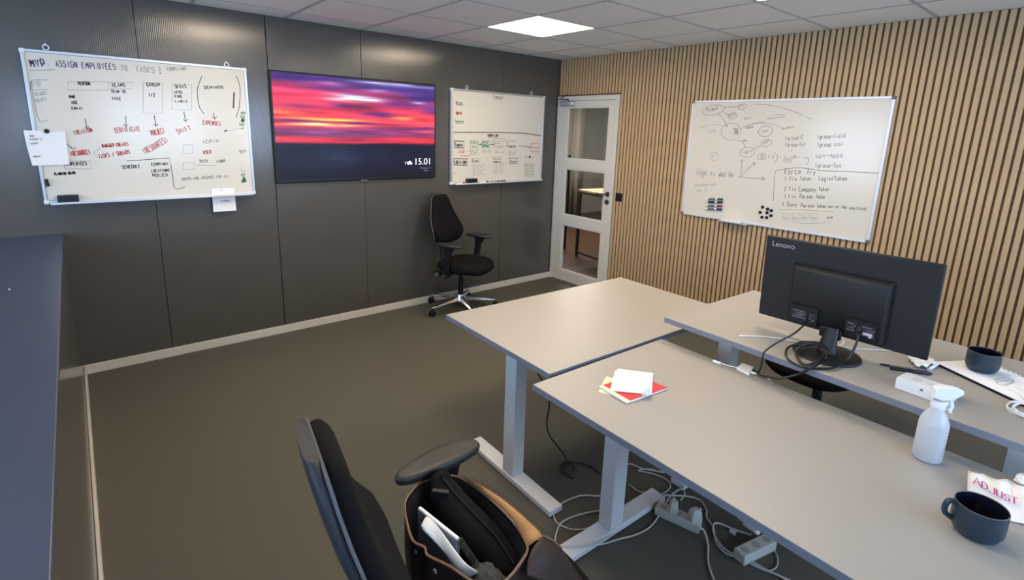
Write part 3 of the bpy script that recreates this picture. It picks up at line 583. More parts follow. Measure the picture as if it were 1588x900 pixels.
capr = mat('tray_cap_red', (.6, .15, .15), .4); capb = mat('tray_cap_blue', (.13, .15, .5), .4)
pen_on_tray(-1.41, .10, 1.165, M['whiteplastic'], capr, 'white marker with red cap at left end of the timetable board tray', G2)
pen_on_tray(-1.29 + .15, .12, 1.165, M['whiteplastic'], capb, 'white marker with blue cap right of the eraser on the board tray', G2)
pen_on_tray(-.99, .11, 1.165, M['inkgrey'], M['black'], 'grey marker lying mid tray under the timetable whiteboard', G2)
pen_on_tray(-.86, .09, 1.165, M['black'], M['whiteplastic'], 'black marker with white cap at the right of the board tray', G2)
pen_on_tray(-1.395, .09, 1.165, M['blackplastic'], M['black'], 'dark marker beside the red capped one on the board tray', G2) if False else None
nt = thing('paper_note', 'white paper sheet hung over left edge of the large whiteboard', 'note', (-4.37, -.0375, 1.39))
m = MB(); m.grid([[at_y(36, 202, -.040), at_y(76, 203, -.038), at_y(101, 204, -.038)], [at_y(42, 229, -.043), at_y(78, 229, -.039), at_y(104, 229, -.0385)], [at_y(50, 257, -.046), at_y(84, 256, -.0395), at_y(108, 255, -.039)]]); m.build('sheet', M['paper'], nt, world=True, solid=.0008)
pn = Plane((-4.43, -.046, 1.39), (1, 0, 0), (0, 0, 1), (0, -1, 0), lambda u, v: at_y(u, v, -.046))
for k, (a, b) in enumerate((((46, 212), (56, 212)), ((47, 217), (66, 217)), ((48, 224), (63, 223)), ((52, 244), (63, 243)))): pn.text('noter om'[:6 + k % 2], a, b, 3, 'inkpale', .003)
pn.emit(nt)
for (u, v, c, l) in ((72.5, 203.5, 'black', 'black magnet holding the paper sheet on the left whiteboard'), ):
    o = MB().lathe([(.013, 0), (.013, .006), (.010, .008)], seg=20, mtx=Matrix.Rotation(PI / 2, 4, 'X'), c=at_y(u, v, -.0395), cap0=True, cap1=True).build('magnet', M[c], None, smooth=True); tag(o, l, 'magnet')
nt2 = thing('paper_note', 'small white paper note hanging from lower right of the large whiteboard', 'note', (-3.41, -.0375, 1.04))
MB().grid([[at_y(327, 293, -.0385), at_y(363, 291, -.0385)], [at_y(329, 303, -.0400), at_y(364, 301, -.0400)], [at_y(331, 329, -.041), at_y(366.5, 326.5, -.041)]]).build('sheet', M['paper'], nt2, world=True, solid=.0008)
pn = Plane((-3.48, -.0415, 1.04), (1, 0, 0), (0, 0, 1), (0, -1, 0), lambda u, v: at_y(u, v, -.0415)); pn.text('Hovedmenu', (343, 313), (357, 312), 2.5, 'inkgrey', .003); pn.emit(nt2)
o = MB().lathe([(.012, 0), (.012, .006), (.009, .008)], seg=20, mtx=Matrix.Rotation(PI / 2, 4, 'X'), c=at_y(344.5, 294, -.0395), cap0=True, cap1=True).build('magnet', M['whiteplastic'], None, smooth=True); tag(o, 'white magnet pinning the small note under the large whiteboard', 'magnet')
mk = thing('marker', 'black marker stuck upright at lower left of the large whiteboard', 'marker', at_y(71.5, 278, -.048))
a, b = at_y(71.5, 278, -.041), at_y(74.5, 289, -.041); MB().tube([a, a.lerp(b, .6)], .008, 10).build('barrel', M['black'], mk, smooth=True, world=True); MB().tube([a.lerp(b, .6), b], .009, 10).build('cap', M['blackplastic'], mk, smooth=True, world=True)
o = MB().lathe([(.011, 0), (.011, .006), (.008, .008)], seg=16, mtx=Matrix.Rotation(PI / 2, 4, 'X'), c=at_y(*C2(710, 638), -.0305), cap0=True, cap1=True).build('magnet', M['black'], None, smooth=True); tag(o, 'black magnet at lower right of the timetable whiteboard', 'magnet')

# ------------------------------------------------------------------ television
tv = thing('television', 'flat wall television showing a red sunset and the time', 'television', (-2.324, -.02, 1.226))
W_, H_ = 1.424, .834
MB().box(-W_ / 2, W_ / 2, -.014, .036, 0, H_).build('body', M['blackplastic'], tv, bevel=.003)
def tv_screen():
    nx_, nz_ = 260, 146; X, Y = np.meshgrid(np.linspace(0, 1, nx_), np.linspace(0, 1, nz_))      # Y measured from the top
    rs = np.random.RandomState(4)
    def noise(fx, fy, seed):
        r = np.random.RandomState(seed); g = r.rand(fy + 2, fx + 2); x = X * fx; y_ = Y * fy; i = x.astype(int); j = y_.astype(int); a = x - i; b = y_ - j; a = a * a * (3 - 2 * a); b = b * b * (3 - 2 * b)
        return (g[j, i] * (1 - a) + g[j, i + 1] * a) * (1 - b) + (g[j + 1, i] * (1 - a) + g[j + 1, i + 1] * a) * b
    n1 = noise(4, 26, 1) - .5; n2 = noise(9, 60, 2) - .5; wob = .02 * (noise(3, 5, 3) - .5)
    Yw = Y + wob
    st = [(0, (62, 42, 118)), (.05, (72, 44, 118)), (.10, (196, 58, 100)), (.20, (222, 58, 88)), (.38, (232, 66, 84)), (.46, (226, 70, 80)), (.52, (120, 48, 92)), (.57, (112, 52, 92)), (.595, (196, 56, 72)), (.635, (190, 48, 68)), (.655, (40, 28, 48)), (.68, (24, 26, 44)), (.85, (26, 28, 46)), (1, (22, 24, 36))]
    k = [s[0] for s in st]; C = np.stack([np.interp(Yw, k, [s[1][c] for s in st]) for c in range(3)], -1) / 255.
    def blob(x, y_, sx, sy, c, a=1.0):
        nonlocal C
        w = np.exp(-(((X - x) / sx) ** 2) - (((Y - y_ + n1 * .02) / sy) ** 2)) * a * np.clip(1 + n2 * 1.1, 0, 1.3); w = np.clip(w, 0, 1)[..., None]; C = C * (1 - w) + np.array(c) / 255. * w
    sky = Y < .65
    blob(.75, .06, .45, .06, (64, 46, 118)); blob(.95, .14, .28, .09, (62, 46, 116)); blob(.8, .22, .16, .045, (58, 36, 110), .95); blob(1.0, .26, .12, .05, (86, 46, 110), .9); blob(.35, .11, .20, .035, (96, 46, 112), .9)
    blob(.1, .02, .3, .03, (70, 40, 116)); blob(.62, .02, .16, .02, (196, 190, 224), .9); blob(.9, .02, .2, .015, (176, 184, 224), .8); blob(.60, .10, .07, .018, (186, 146, 190), .8); blob(.3, .06, .1, .02, (180, 110, 150), .6)
    blob(.45, .185, .12, .028, (188, 208, 232), 1.2); blob(.55, .20, .1, .018, (190, 204, 226), .9); blob(.36, .215, .1, .012, (220, 190, 190), .7); blob(.45, .27, .14, .028, (74, 40, 100), .95); blob(.58, .335, .12, .026, (78, 42, 112), 1.0); blob(.66, .36, .1, .016, (88, 44, 108), .8)
    blob(.88, .20, .06, .02, (180, 176, 214), .7); blob(.15, .29, .12, .02, (128, 50, 104), .8); blob(.05, .36, .12, .02, (240, 120, 70), .8); blob(.30, .425, .16, .014, (252, 206, 70), 1.1); blob(.15, .41, .12, .012, (244, 150, 70), .8); blob(.78, .37, .09, .022, (246, 140, 96), .9)
    blob(.25, .47, .25, .016, (240, 190, 130), .95); blob(.05, .435, .3, .012, (86, 34, 96), .95); blob(.45, .445, .3, .010, (92, 36, 92), .9); blob(.7, .49, .2, .022, (88, 46, 108), .9); blob(.92, .48, .14, .016, (74, 40, 104), .95); blob(.95, .52, .1, .012, (214, 90, 100), .8)
    blob(.3, .55, .3, .03, (112, 60, 104), .8); blob(.9, .6, .2, .03, (214, 60, 70), .8); blob(.35, .79, .14, .10, (40, 52, 78), .7); blob(.62, .78, .06, .08, (34, 42, 66), .5)
    C = C * (1 + (n1 * .35 + n2 * .22)[..., None] * sky[..., None]); C = np.clip(C, 0, 1)
    lin_ = np.where(C <= .04045, C / 12.92, ((C + .055) / 1.055) ** 2.4)
    b = .012; ww = W_ - 2 * b; hz = H_ - .012 - .030; z1 = H_ - .012
    verts = np.stack([-ww / 2 + X * ww, np.full_like(X, -.0152), z1 - Y * hz], -1).reshape(-1, 3)
    idx = np.arange(nx_ * nz_).reshape(nz_, nx_); fc = np.stack([idx[:-1, :-1], idx[1:, :-1], idx[1:, 1:], idx[:-1, 1:]], -1).reshape(-1, 4)
    me = bpy.data.meshes.new('screen'); me.from_pydata(verts.tolist(), [], fc.tolist()); at = me.color_attributes.new('picture', 'FLOAT_COLOR', 'POINT')
    at.data.foreach_set('color', np.concatenate([lin_.reshape(-1, 3), np.ones((nx_ * nz_, 1))], 1).astype(np.float32).ravel())
    m = bpy.data.materials.new('tv_picture'); m.use_nodes = True; t = m.node_tree; bs = t.nodes['Principled BSDF']; bs.inputs['Base Color'].default_value = (.004, .004, .005, 1); bs.inputs['Roughness'].default_value = .3; bs.inputs['Specular IOR Level'].default_value = .15
    vc = t.nodes.new('ShaderNodeVertexColor'); vc.layer_name = 'picture'; t.links.new(vc.outputs[0], bs.inputs['Emission Color']); bs.inputs['Emission Strength'].default_value = .92
    me.materials.append(m); o = bpy.data.objects.new('screen', me); COL.objects.link(o); o.parent = tv
tv_screen()
RX = Matrix.Rotation(PI / 2, 4, 'X')
def tvpt(u, v): p = at_y(u, v, -.036); return Vector((p.x + 2.324, -.0158, p.z - 1.226))
p0 = tvpt(642, 255.5); font_mesh('clock_text', '15.01', .083, M['screen_white'], tv, Matrix.Translation(p0) @ RX)
p0 = tvpt(627.5, 255.5); font_mesh('weather_text', '7°', .036, M['screen_white'], tv, Matrix.Translation(p0) @ RX)
pc = tvpt(635, 253.5); mc = MB()
for dx, dz, r in ((-.012, 0, .012), (.004, .006, .016), (.018, 0, .011)): mc.lathe([(r, 0), (r, .0002)], seg=16, mtx=RX, c=pc + Vector((dx, 0, dz)), cap1=True)
mc.build('cloud_icon', M['screen_white'], tv)
p0 = tvpt(651, 261.8); font_mesh('small_text', 'Mandag d. 13', .022, M['screen_dim'], tv, Matrix.Translation(p0) @ RX); p0 = tvpt(657, 265.5); font_mesh('small_text', 'marts', .022, M['screen_dim'], tv, Matrix.Translation(p0) @ RX)
MB().box(-.03, .03, -.020, -.014, -.006, .004).build('logo_lip', M['greyplastic'], tv)

# ================================================================== DESKS
def desk(label, corner, rz, L, D, z, foot_axis_len=.66, inset=.13, far_leg=True):
    """local frame: x along the length from the corner, y across the depth"""
    t = thing('desk', label, 'desk', (corner[0], corner[1], 0), rz)
    top = MB().box(0, L, 0, D, z - .025, z).build('tabletop', M['desktop'], t, bevel=.002)
    e_ = .0012; MB().box(-e_, L + e_, -e_, 0, z - .0245, z - .0012).box(-e_, L + e_, D, D + e_, z - .0245, z - .0012).box(-e_, 0, 0, D, z - .0245, z - .0012).box(L, L + e_, 0, D, z - .0245, z - .0012).build('edge_daylight_strip', M['deskedge_daylit'], top)  # thin strips added to paint the blue daylight onto the edges
    legs = [inset] + ([L - inset] if far_leg else [])
    for x in legs:
        yc = D / 2 - .02
        g = MB().box(x - .035, x + .035, yc - .05, yc + .03, .0335, z - .062).build('leg', M['legwhite'], t, bevel=.004)
        MB().box(x - .039, x + .039, yc - foot_axis_len / 2, yc + foot_axis_len / 2, .004, .033).build('foot', M['legwhite'], t, bevel=.004)
        MB().box(x - .03, x + .03, .2, D - .2, z - .061, z - .026).build('bracket', M['legwhite'], t, bevel=.002)
        for q in (-.29, .29): MB().lathe([(.012, 0), (.012, .004)], seg=12, c=(x, yc + q, 0), cap0=True, cap1=True).build('foot_pad', M['blackplastic'], t)
    MB().box(legs[0] + .031, L - inset - .031, D / 2 - .06, D / 2 - .02, z - .062, z - .027).build('crossbar', M['blackplastic'], t)
    return t
# desk one: long side along x; corner at its near left, y axis pointing to the dark wall
r1 = -.040
c1 = Vector((-2.832, -2.115, 0)); c1n = c1 - Vector((-math.sin(r1), math.cos(r1), 0)) * .80
d1 = desk('bare beige desk end-on to the other two, nearest the dark wall', (c1n.x, c1n.y), r1, 1.345, .80, .745)
# desk two: long side along -y
r2 = -PI / 2 - .03
d2 = desk('nearest beige desk, holding the red notebook and spray bottle', (-2.969, -2.934), r2, 1.75, .795, .74)
r3 = -PI / 2 - .042
d3 = desk('raised beige desk by the slat wall, holding the monitor', (-2.171, -2.964), r3, 1.33, .80, .85)

# ================================================================== OFFICE CHAIRS
def make_chair(label, loc, rz, lean, spin, chrome=True, group='black swivel office chairs', top=1.105, drop=(0, 0), off=-.205, spread=0, pad_turn=0, curve=0, pad_x=.035):
    """faces local +x"""
    t = thing('office_chair', label, 'chair', loc, rz, group)
    bm_ = M['chrome'] if chrome else M['blackplastic']
    MB().lathe([(.05, .085), (.055, .09), (.045, .125), (.034, .15)], seg=24, cap0=True, cap1=True).build('base_hub', bm_, t, smooth=True)
    leg0 = cas0 = None
    for k in range(5):
        a = spin + 2 * PI * k / 5
        if leg0 is None:
            m = MB(); rings = []
            for r, w, z0, z1 in ((.02, .030, .088, .138), (.12, .025, .088, .122), (.24, .019, .082, .104), (.325, .015, .078, .092), (.338, .010, .080, .089)):
                rings.append([(r, -w, z0), (r, w, z0), (r, w * .55, z1), (r, -w * .55, z1)])
            m.loft(rings); leg0 = m.build('base_arm', bm_, t, bevel=.005); lg = leg0
            m = MB(); RY = Matrix.Rotation(PI / 2, 4, 'X')
            for s in (-1, 1): m.lathe([(.006, -.008), (.024, -.008), (.027, -.004), (.027, .004), (.024, .008), (.006, .008)], seg=20, mtx=RY, c=(.325 + .012, s * .014, .027), cap0=True, cap1=True)
            m.box(.315, .36, -.005, .005, .03, .058).tube([(.325, 0, .03), (.325, 0, .082)], .006)
            cas0 = m.build('caster', M['blackplastic'], t, smooth=True); cs = cas0
        else:
            lg = copy_part(leg0, t); cs = copy_part(cas0, t)
        lg.rotation_euler = (0, 0, a); cs.rotation_euler = (0, 0, a)
    MB().tube([(0, 0, .14), (0, 0, .30)], .026, 20).tube([(0, 0, .30), (0, 0, .40)], .018, 16).build('gas_lift', M['blackplastic'], t, smooth=True)
    m = MB(); m.box(-.14, .12, -.075, .075, .372, .402).box(-.20, -.10, -.05, .05, .375, .425)
    m.build('tilt_mechanism', M['blackmatte'], t, bevel=.010)
    m = MB(); m.tube([(.02, -.07, .385), (.02, -.25, .380)], .006); m.tube([(.02, -.25, .38), (.02, -.29, .379)], .013, 10); m.build('lever', M['blackplastic'], t, smooth=True)
    m = MB(); m.box(-.16, -.09, -.235, -.17, .355, .40); knob = m.build('adjuster_knob', M['blackmatte'], t, bevel=.012)
    MB().box(-.135, -.10, -.243, -.232, .365, .39).build('adjuster_plate', M['greyplastic'], knob, bevel=.003)
    # seat: rounded cushion with a waterfall front
    rings = []; N = 36
    for z, k, dx in ((.405, .80, 0), (.412, .92, 0), (.430, .99, 0), (.450, 1.0, 0), (.468, .97, 0), (.480, .88, 0), (.485, .70, 0), (.483, .40, 0), (.482, .1, 0)):
        ring = []
        for i in range(N):
            a = 2 * PI * i / N; ca, sa = math.cos(a), math.sin(a); e = .62
            x = .245 * math.copysign(abs(ca) ** e, ca); y_ = .245 * math.copysign(abs(sa) ** (e + .1), sa)
            y_ *= 1 - .10 * (x < 0) * abs(x) / .245
            zz = z - (.022 * max(0, (x - .08) / .165) ** 2)
            ring.append((.05 + x * k, y_ * k, zz + .012 * (abs(y_) / .245) ** 2 * (z > .46)))
        rings.append(ring)
    MB().loft(rings).build('seat', M['blackfab'], t, smooth=True, angle=80)
    MB().loft([[(.05 + .2 * math.cos(2 * PI * i / 24), .2 * math.sin(2 * PI * i / 24), z) for i in range(24)] for z in (.398, .412)]).build('seat_pan', M['blackplastic'], t)
    # backrest: tapering to the top, thin shell behind with a piped edge
    Z0, Z1 = .63, top
    hs = [0, .012, .04, .10, .20, .32, .45, .58, .72, .85, .94, .98, 1.0]
    def hw(h): return float(np.interp(h, [0, .03, .10, .2, .32, .5, .7, .88, .96, 1.0], [.135, .175, .205, .222, .222, .195, .155, .122, .108, .078]))
    def cx(h): return off - lean * h - curve * h * h + .030 * math.sin(min(1, h / .5) * PI)
    def zz(h): return Z0 + (Z1 - Z0) * h * (1 if lean < .3 else .96)
    rings = []; shell = []
    for h in hs:
        w = hw(h); c = cx(h); z = zz(h); edge = min(1, .35 + 3.2 * min(h, 1 - h) ** .6 if 0 < h < 1 else .35); th = .030 * edge
        ring = []
        for i in range(28):
            a = 2 * PI * i / 28; ca, sa = math.cos(a), math.sin(a)
            yy = w * math.copysign(abs(sa) ** .75, sa); dish = .022 * (abs(yy) / .22) ** 2
            ring.append((c + th * math.copysign(abs(ca) ** .7, ca) + (dish if ca > 0 else dish * .6), yy, z))
        rings.append(ring)
        w2 = w + .006; r2 = []
        for i in range(20):
            a = 2 * PI * i / 20; ca, sa = math.cos(a), math.sin(a)
            yy = w2 * math.copysign(abs(sa) ** .6, sa); dish = .016 * (abs(yy) / .22) ** 2
            r2.append((c - .030 + .014 * math.copysign(abs(ca) ** .6, ca) + dish, yy, z + (.006 if h == 1 else -.006 if h == 0 else 0)))
        shell.append(r2)
    MB().loft(rings).build('backrest', M['blackfab'], t, smooth=True, angle=80)
    bsh = MB().loft(shell).build('back_shell', M['shellgrey'], t, smooth=True, angle=60)
    edge = [(cx(h) - .016 + .012 * (hw(h) / .22) ** 2, hw(h) + .007, zz(h)) for h in hs]; edge2 = [(x, -y_, z) for x, y_, z in edge][::-1]
    MB().tube(edge + edge2, .0035, 6).build('piping', M['piping'], bsh, smooth=True)
    MB().tube([(-.17, 0, .40), (off - .03, 0, .42), (off - .057, 0, .50), (off - .043 - lean * .02, 0, .62), (cx(.2) - .045, 0, zz(.2)), (cx(.4) - .045, 0, zz(.4))], [.028, .028, .026, .024, .022, .018], 12).build('back_support', M['blackmatte'], t, smooth=True)
    for s in (-1, 1):
        m = MB(); yb = s * .272 - (spread if s < 0 else 0); dz = drop[(s + 1) // 2]; kz = (.645 - dz - .42) / .225
        rings = []
        for (x, y_, z, a, b) in ((-.03, s * .17, .398, .035, .010), (0, s * .235, .398, .038, .012), (.01, s * .268, .42, .036, .014), (.015, yb, .50, .034, .015), (.03, yb, .60, .036, .016), (.04, yb, .645, .055, .018), (.045, yb, .662, .085, .024)):
            rings.append([(x + a * math.cos(2 * PI * i / 14), y_ + b * math.sin(2 * PI * i / 14), z) for i in range(14)] if z > .41 else [(x + a * math.cos(2 * PI * i / 14), y_, z + b * math.sin(2 * PI * i / 14) * s) for i in range(14)])
        rings = [[(x + (pad_x - .035) * max(0, (z - .42) / .242), y_, (z if z < .42 else .42 + (z - .42) * kz)) for x, y_, z in r] for r in rings]
        # below the pad the post is one continuous moulding
        m.loft(rings); post = m.build('armrest_post', M['blackplastic'], t, smooth=True, angle=60)
        rings = []
        for z, k in ((.660, .86), (.666, .97), (.676, 1.0), (.684, .98), (.689, .90), (.690, .5)):
            ring = []
            for i in range(28):
                a = 2 * PI * i / 28; x = .140 * math.cos(a); w = .043 + .006 * math.cos(a)
                ring.append((.035 + x * k, yb + w * k * math.copysign(abs(math.sin(a)) ** .8, math.sin(a)), z - dz - .006 * (x / .148) ** 2))
            rings.append(ring)
        pad = MB().loft([[(x - .035, y_ - yb, z) for x, y_, z in r] for r in rings]).build('arm_pad', M['shellpad'], post, smooth=True, angle=60); pad.location = (pad_x, yb, 0); pad.rotation_euler = (0, 0, pad_turn)
    return t
M['shellpad'] = mat('soft_black_pad', (.17, .165, .15), .5, var=.12, vscale=200, bump=.15, bscale=500)
make_chair('black swivel chair with chrome star base standing against the dark wall', (-1.53, -.35, 0), math.radians(-66), .09, math.radians(42 + 66), top=1.075, off=-.150)
make_chair('black swivel chair in the foreground with the open leather bag on its seat', (-3.512, -3.423, 0), math.radians(-9.8), .224, .3, drop=(0, -.09), top=1.092, off=-.262, curve=-.078, pad_turn=math.radians(12), pad_x=-.055)
make_chair('black swivel chair mostly hidden behind the monitor and the raised desk', (-1.06, -3.30, 0), PI - .12, .06, 2.3, chrome=False, top=1.0)

# ================================================================== BAG
ZR = .745
RIM = [(651, 750), (637, 764), (628, 780), (630, 805), (640, 839), (658, 849), (662, 861), (681, 871), (701, 881), (721, 895), (752, 910), (785, 900), (812, 866), (818, 849), (806, 825), (793, 807), (775, 788), (757, 772), (731, 752), (713, 741), (695, 738), (670, 743)]
rim = spline([at_z(u, v, ZR + .004 * math.sin(i * 1.7)) for i, (u, v) in enumerate(RIM)], 3, closed=True)[:-1]
bc = sum(rim, Vector()) / len(rim)
bag = thing('leather_bag', 'open dark brown leather satchel with tan suede flap on the foreground chair', 'bag', (bc.x, bc.y, .487), 0)
def ringat(z, k, shift=0):
    out = []
    for p in rim:
        q = p - bc; out.append((bc.x + q.x * k + shift, bc.y + q.y * (k * .5 + .5), z))
    return out
zb = .489
outer = [ringat(zb, .80), ringat(zb + .012, .90), ringat(zb + .06, .98), ringat(zb + .13, 1.02), ringat(zb + .20, 1.015), [tuple(p + Vector((0, 0, -.004))) for p in rim]]
MB().loft(outer, True, False).build('body', M['leather'], bag, smooth=True, world=True, angle=80)
def inset(p, k): q = p - bc; return bc + Vector((q.x * (1 - k / max(.05, abs(q.length))), q.y * (1 - k / max(.05, q.length)), 0)) + Vector((0, 0, p.z - bc.z))
inr = [[tuple(inset(p, .006) + Vector((0, 0, -.003))) for p in rim]]
for z, k in ((ZR - .05, .985), (ZR - .12, .96), (zb + .03, .86), (zb + .012, .7)): inr.append([tuple(inset(Vector(q), .008)) for q in ringat(z, k)])
MB().loft(inr, False, True).build('lining', M['lining'], bag, smooth=True, world=True, angle=80)
MB().tube(rim + rim[:2], .0032, 6).build('edge_binding', M['tan_edge'], bag, smooth=True, world=True)
far = [at_z(u, v, ZR) for u, v in ((700, 739), (713, 741), (731, 752), (757, 772), (775, 788), (793, 807), (806, 825), (818, 849))]
fo = [at_z(u, v, z) for u, v, z in ((716, 742, ZR + .002), (734, 748, ZR + .006), (752, 758, ZR + .010), (775, 772, ZR + .012), (797, 789, ZR + .012), (818, 808, ZR + .012), (834, 823, ZR + .010), (843, 836, ZR + .004))]
mid = [a.lerp(b, .5) + Vector((0, 0, .006)) for a, b in zip(far, fo)]
dropA = [b + Vector((.020, .012, -.012)) for b in fo]; dropB = [b + Vector((.042, .02, -.09)) for b in fo]; dropC = [b + Vector((.050, .02, -.185)) for b in fo]
MB().grid([spline(far, 3), spline(mid, 3), spline(fo, 3)]).build('flap_suede_side', M['suede'], bag, smooth=True, world=True, solid=.002, angle=80)
MB().grid([spline(fo, 3), spline(dropA, 3), spline(dropB, 3), spline(dropC, 3)]).build('flap', M['leather'], bag, smooth=True, world=True, solid=.003, angle=80)
g = [[(842, 832, ZR + .012), (858, 840, ZR - .01), (871, 852, ZR - .04)], [(829, 846, ZR + .012), (853, 862, ZR - .015), (884, 872, ZR - .075)], [(820, 866, ZR + .004), (845, 884, ZR - .03), (893, 886, ZR - .10)], [(817, 893, ZR - .01), (845, 902, ZR - .05), (905, 902, ZR - .135)]]
G = [[at_z(*c) for c in r] for r in g]; G = [spline(r, 4) for r in G]; G = [list(c) for c in zip(*[spline(list(c), 4) for c in zip(*G)])]
MB().grid(G).build('flap_corner', M['leather'], bag, smooth=True, world=True, solid=.003, angle=80)
MB().tube([p + Vector((0, 0, .002)) for p in G[0]] , .0025, 6).build('flap_edge', M['tan_edge'], bag, smooth=True, world=True)
for (u, v) in ((649, 853), (679, 884)):
    p = at_z(u, v, ZR - .02); MB().lathe([(.006, 0), (.006, .003), (.004, .005)], seg=14, mtx=Matrix.Rotation(-PI / 2, 4, 'Y') @ Matrix.Rotation(0, 4, 'X'), c=(p.x - .006, p.y, p.z), cap1=True).build('snap_button', M['greyplastic'], bag, smooth=True, world=True)
# plaid patch of the lining
pl = [at_z(633, 788, ZR - .012), at_z(652, 800, ZR - .02), at_z(655, 838, ZR - .05), at_z(641, 832, ZR - .02)]
# contents
pc = thing('zip_pouch', 'long black zipped pouch standing in the open leather bag', 'pouch', (bc.x, bc.y, .50))
ax = [at_z(u, v, z) for u, v, z in ((680, 733, ZR + .034), (690, 748, ZR + .026), (712, 775, ZR + .010), (742, 806, ZR - .012), (770, 836, ZR - .035), (790, 866, ZR - .055), (800, 885, ZR - .07))]
ax = spline(ax, 4); rings = []
for i, p in enumerate(ax):
    f_ = i / (len(ax) - 1); d = (ax[min(i + 1, len(ax) - 1)] - ax[max(i - 1, 0)]).normalized(); sd = d.cross(Vector((0, 0, 1))).normalized(); up = sd.cross(d)
    w = float(np.interp(f_, [0, .04, .2, .6, .9, 1], [.018, .026, .040, .052, .046, .02])); hgt = float(np.interp(f_, [0, .04, .3, .9, 1], [.010, .02, .045, .05, .02]))
    rings.append([p + sd * (w * math.copysign(abs(math.cos(a)) ** .8, math.cos(a))) + up * (hgt * math.copysign(abs(math.sin(a)) ** .8, math.sin(a))) - up * (hgt if f_ > .1 else hgt * .6) for a in (2 * PI * k / 20 for k in range(20))])
MB().loft(rings).build('pouch_body', M['blackfab'], pc, smooth=True, world=True, angle=70)
d = (ax[2] - ax[0]).normalized(); sd = d.cross(Vector((0, 0, 1))).normalized(); q = at_z(683, 762, ZR + .024)
MB().box(-.006, .006, -.022, .022, -.002, .002, Matrix.Translation(q) @ Matrix.Rotation(.75, 4, 'Z')).build('zip_pull', M['shellgrey'], pc, world=True, bevel=.0015)
MB().tube([p + Vector((0, 0, .004)) for p in [r[5] for r in rings][2:-2]], .0022, 6).build('zip_line', M['blackplastic'], pc, smooth=True, world=True)
def slab(name, m, parent, q, th, drop):
    """upright sheet: top edge runs along q, body drops into the bag"""
    a, b = q; d = (b - a); d.z = 0; d.normalize(); nn = Vector((-d.y, d.x, 0)); mm = MB()
    A_ = [a, b]; R_ = []
    for p, dr in ((a, drop), (b, drop)): R_.append([p - nn * th / 2, p + nn * th / 2, p + nn * th / 2 - Vector((0, 0, dr)), p - nn * th / 2 - Vector((0, 0, dr))])
    return mm.loft(R_).build(name, m, parent, world=True, bevel=.002)
nb = thing('spiral_notebook', 'spiral notebook with pale cover standing upright in the leather bag', 'notebook', (bc.x, bc.y, .50))
a, b = at_z(650, 787, ZR + .010), at_z(711, 836, ZR - .002); slab('cover', M['silver'], nb, (a, b), .012, .20)
slab('pages', M['paper'], nb, (a + Vector((0, 0, .0015)), b + Vector((0, 0, .0015))), .008, .18)
c = at_z(741, 880, ZR - .055); MB().box(0, 0, 0, 0, 0, 0).bm.free() if False else None
for k in range(14):
    p = b.lerp(c, (k + .5) / 14); d = (c - b).normalized(); s1 = d.cross(Vector((0, 0, 1))).normalized(); s2 = s1.cross(d)
    MB().tube([p + (s1 * math.cos(t_) + s2 * math.sin(t_)) * .008 for t_ in [2 * PI * j / 10 for j in range(11)]], .0012, 5).build('wire_ring', M['steel'], nb, smooth=True, world=True)
tab = thing('envelope', 'white envelope tucked behind the near rim of the leather bag', 'envelope', (bc.x, bc.y, .50))
P_ = [at_z(653, 815, ZR + .006), at_z(667, 804, ZR + .008), at_z(716, 868, ZR - .02), at_z(741, 888, ZR - .045)]; Q_ = [at_z(656, 822, ZR - .01), at_z(690, 858, ZR - .03), at_z(709, 888, ZR - .05), at_z(724, 897, ZR - .06)]
MB().grid([spline(P_, 5), spline([p.lerp(q, .5) + Vector((0, 0, -.004)) for p, q in zip(P_, Q_)], 5), spline(Q_, 5)]).build('sheet', M['paper'], tab, smooth=True, world=True, solid=.003, angle=80)
sc = thing('scarf', 'crumpled grey wool scarf at the bottom right of the leather bag', 'scarf', (bc.x, bc.y, .50))
ctr = at_z(756, 905, ZR - .075); bm_ = MB(); bmesh.ops.create_icosphere(bm_.bm, subdivisions=4, radius=1)
rn = random.Random(3)
for v in bm_.bm.verts:
    p = v.co.copy(); k = 1 + .10 * math.sin(7 * p.x + 3 * p.y) * math.sin(6 * p.y + 4 * p.z) + .05 * math.sin(15 * p.x + 9 * p.z) + .05 * math.sin(31 * p.y + 11 * p.x)
    v.co = ctr + Vector((p.x * .040 * k, p.y * .055 * k, p.z * .03 * k))
bm_.build('wool', M['scarf'], sc, smooth=True, world=True, angle=180)

# ================================================================== THINGS ON THE DESKS
Z1d, Z2d, Z3d = .745, .74, .85
def flat_sheet(px, z, th, name, m, parent, **k):
    P = [at_z(u, v, z) for u, v in px]
    return MB().loft([[p - Vector((0, 0, th)) for p in P], P]).build(name, m, parent, world=True, **k)
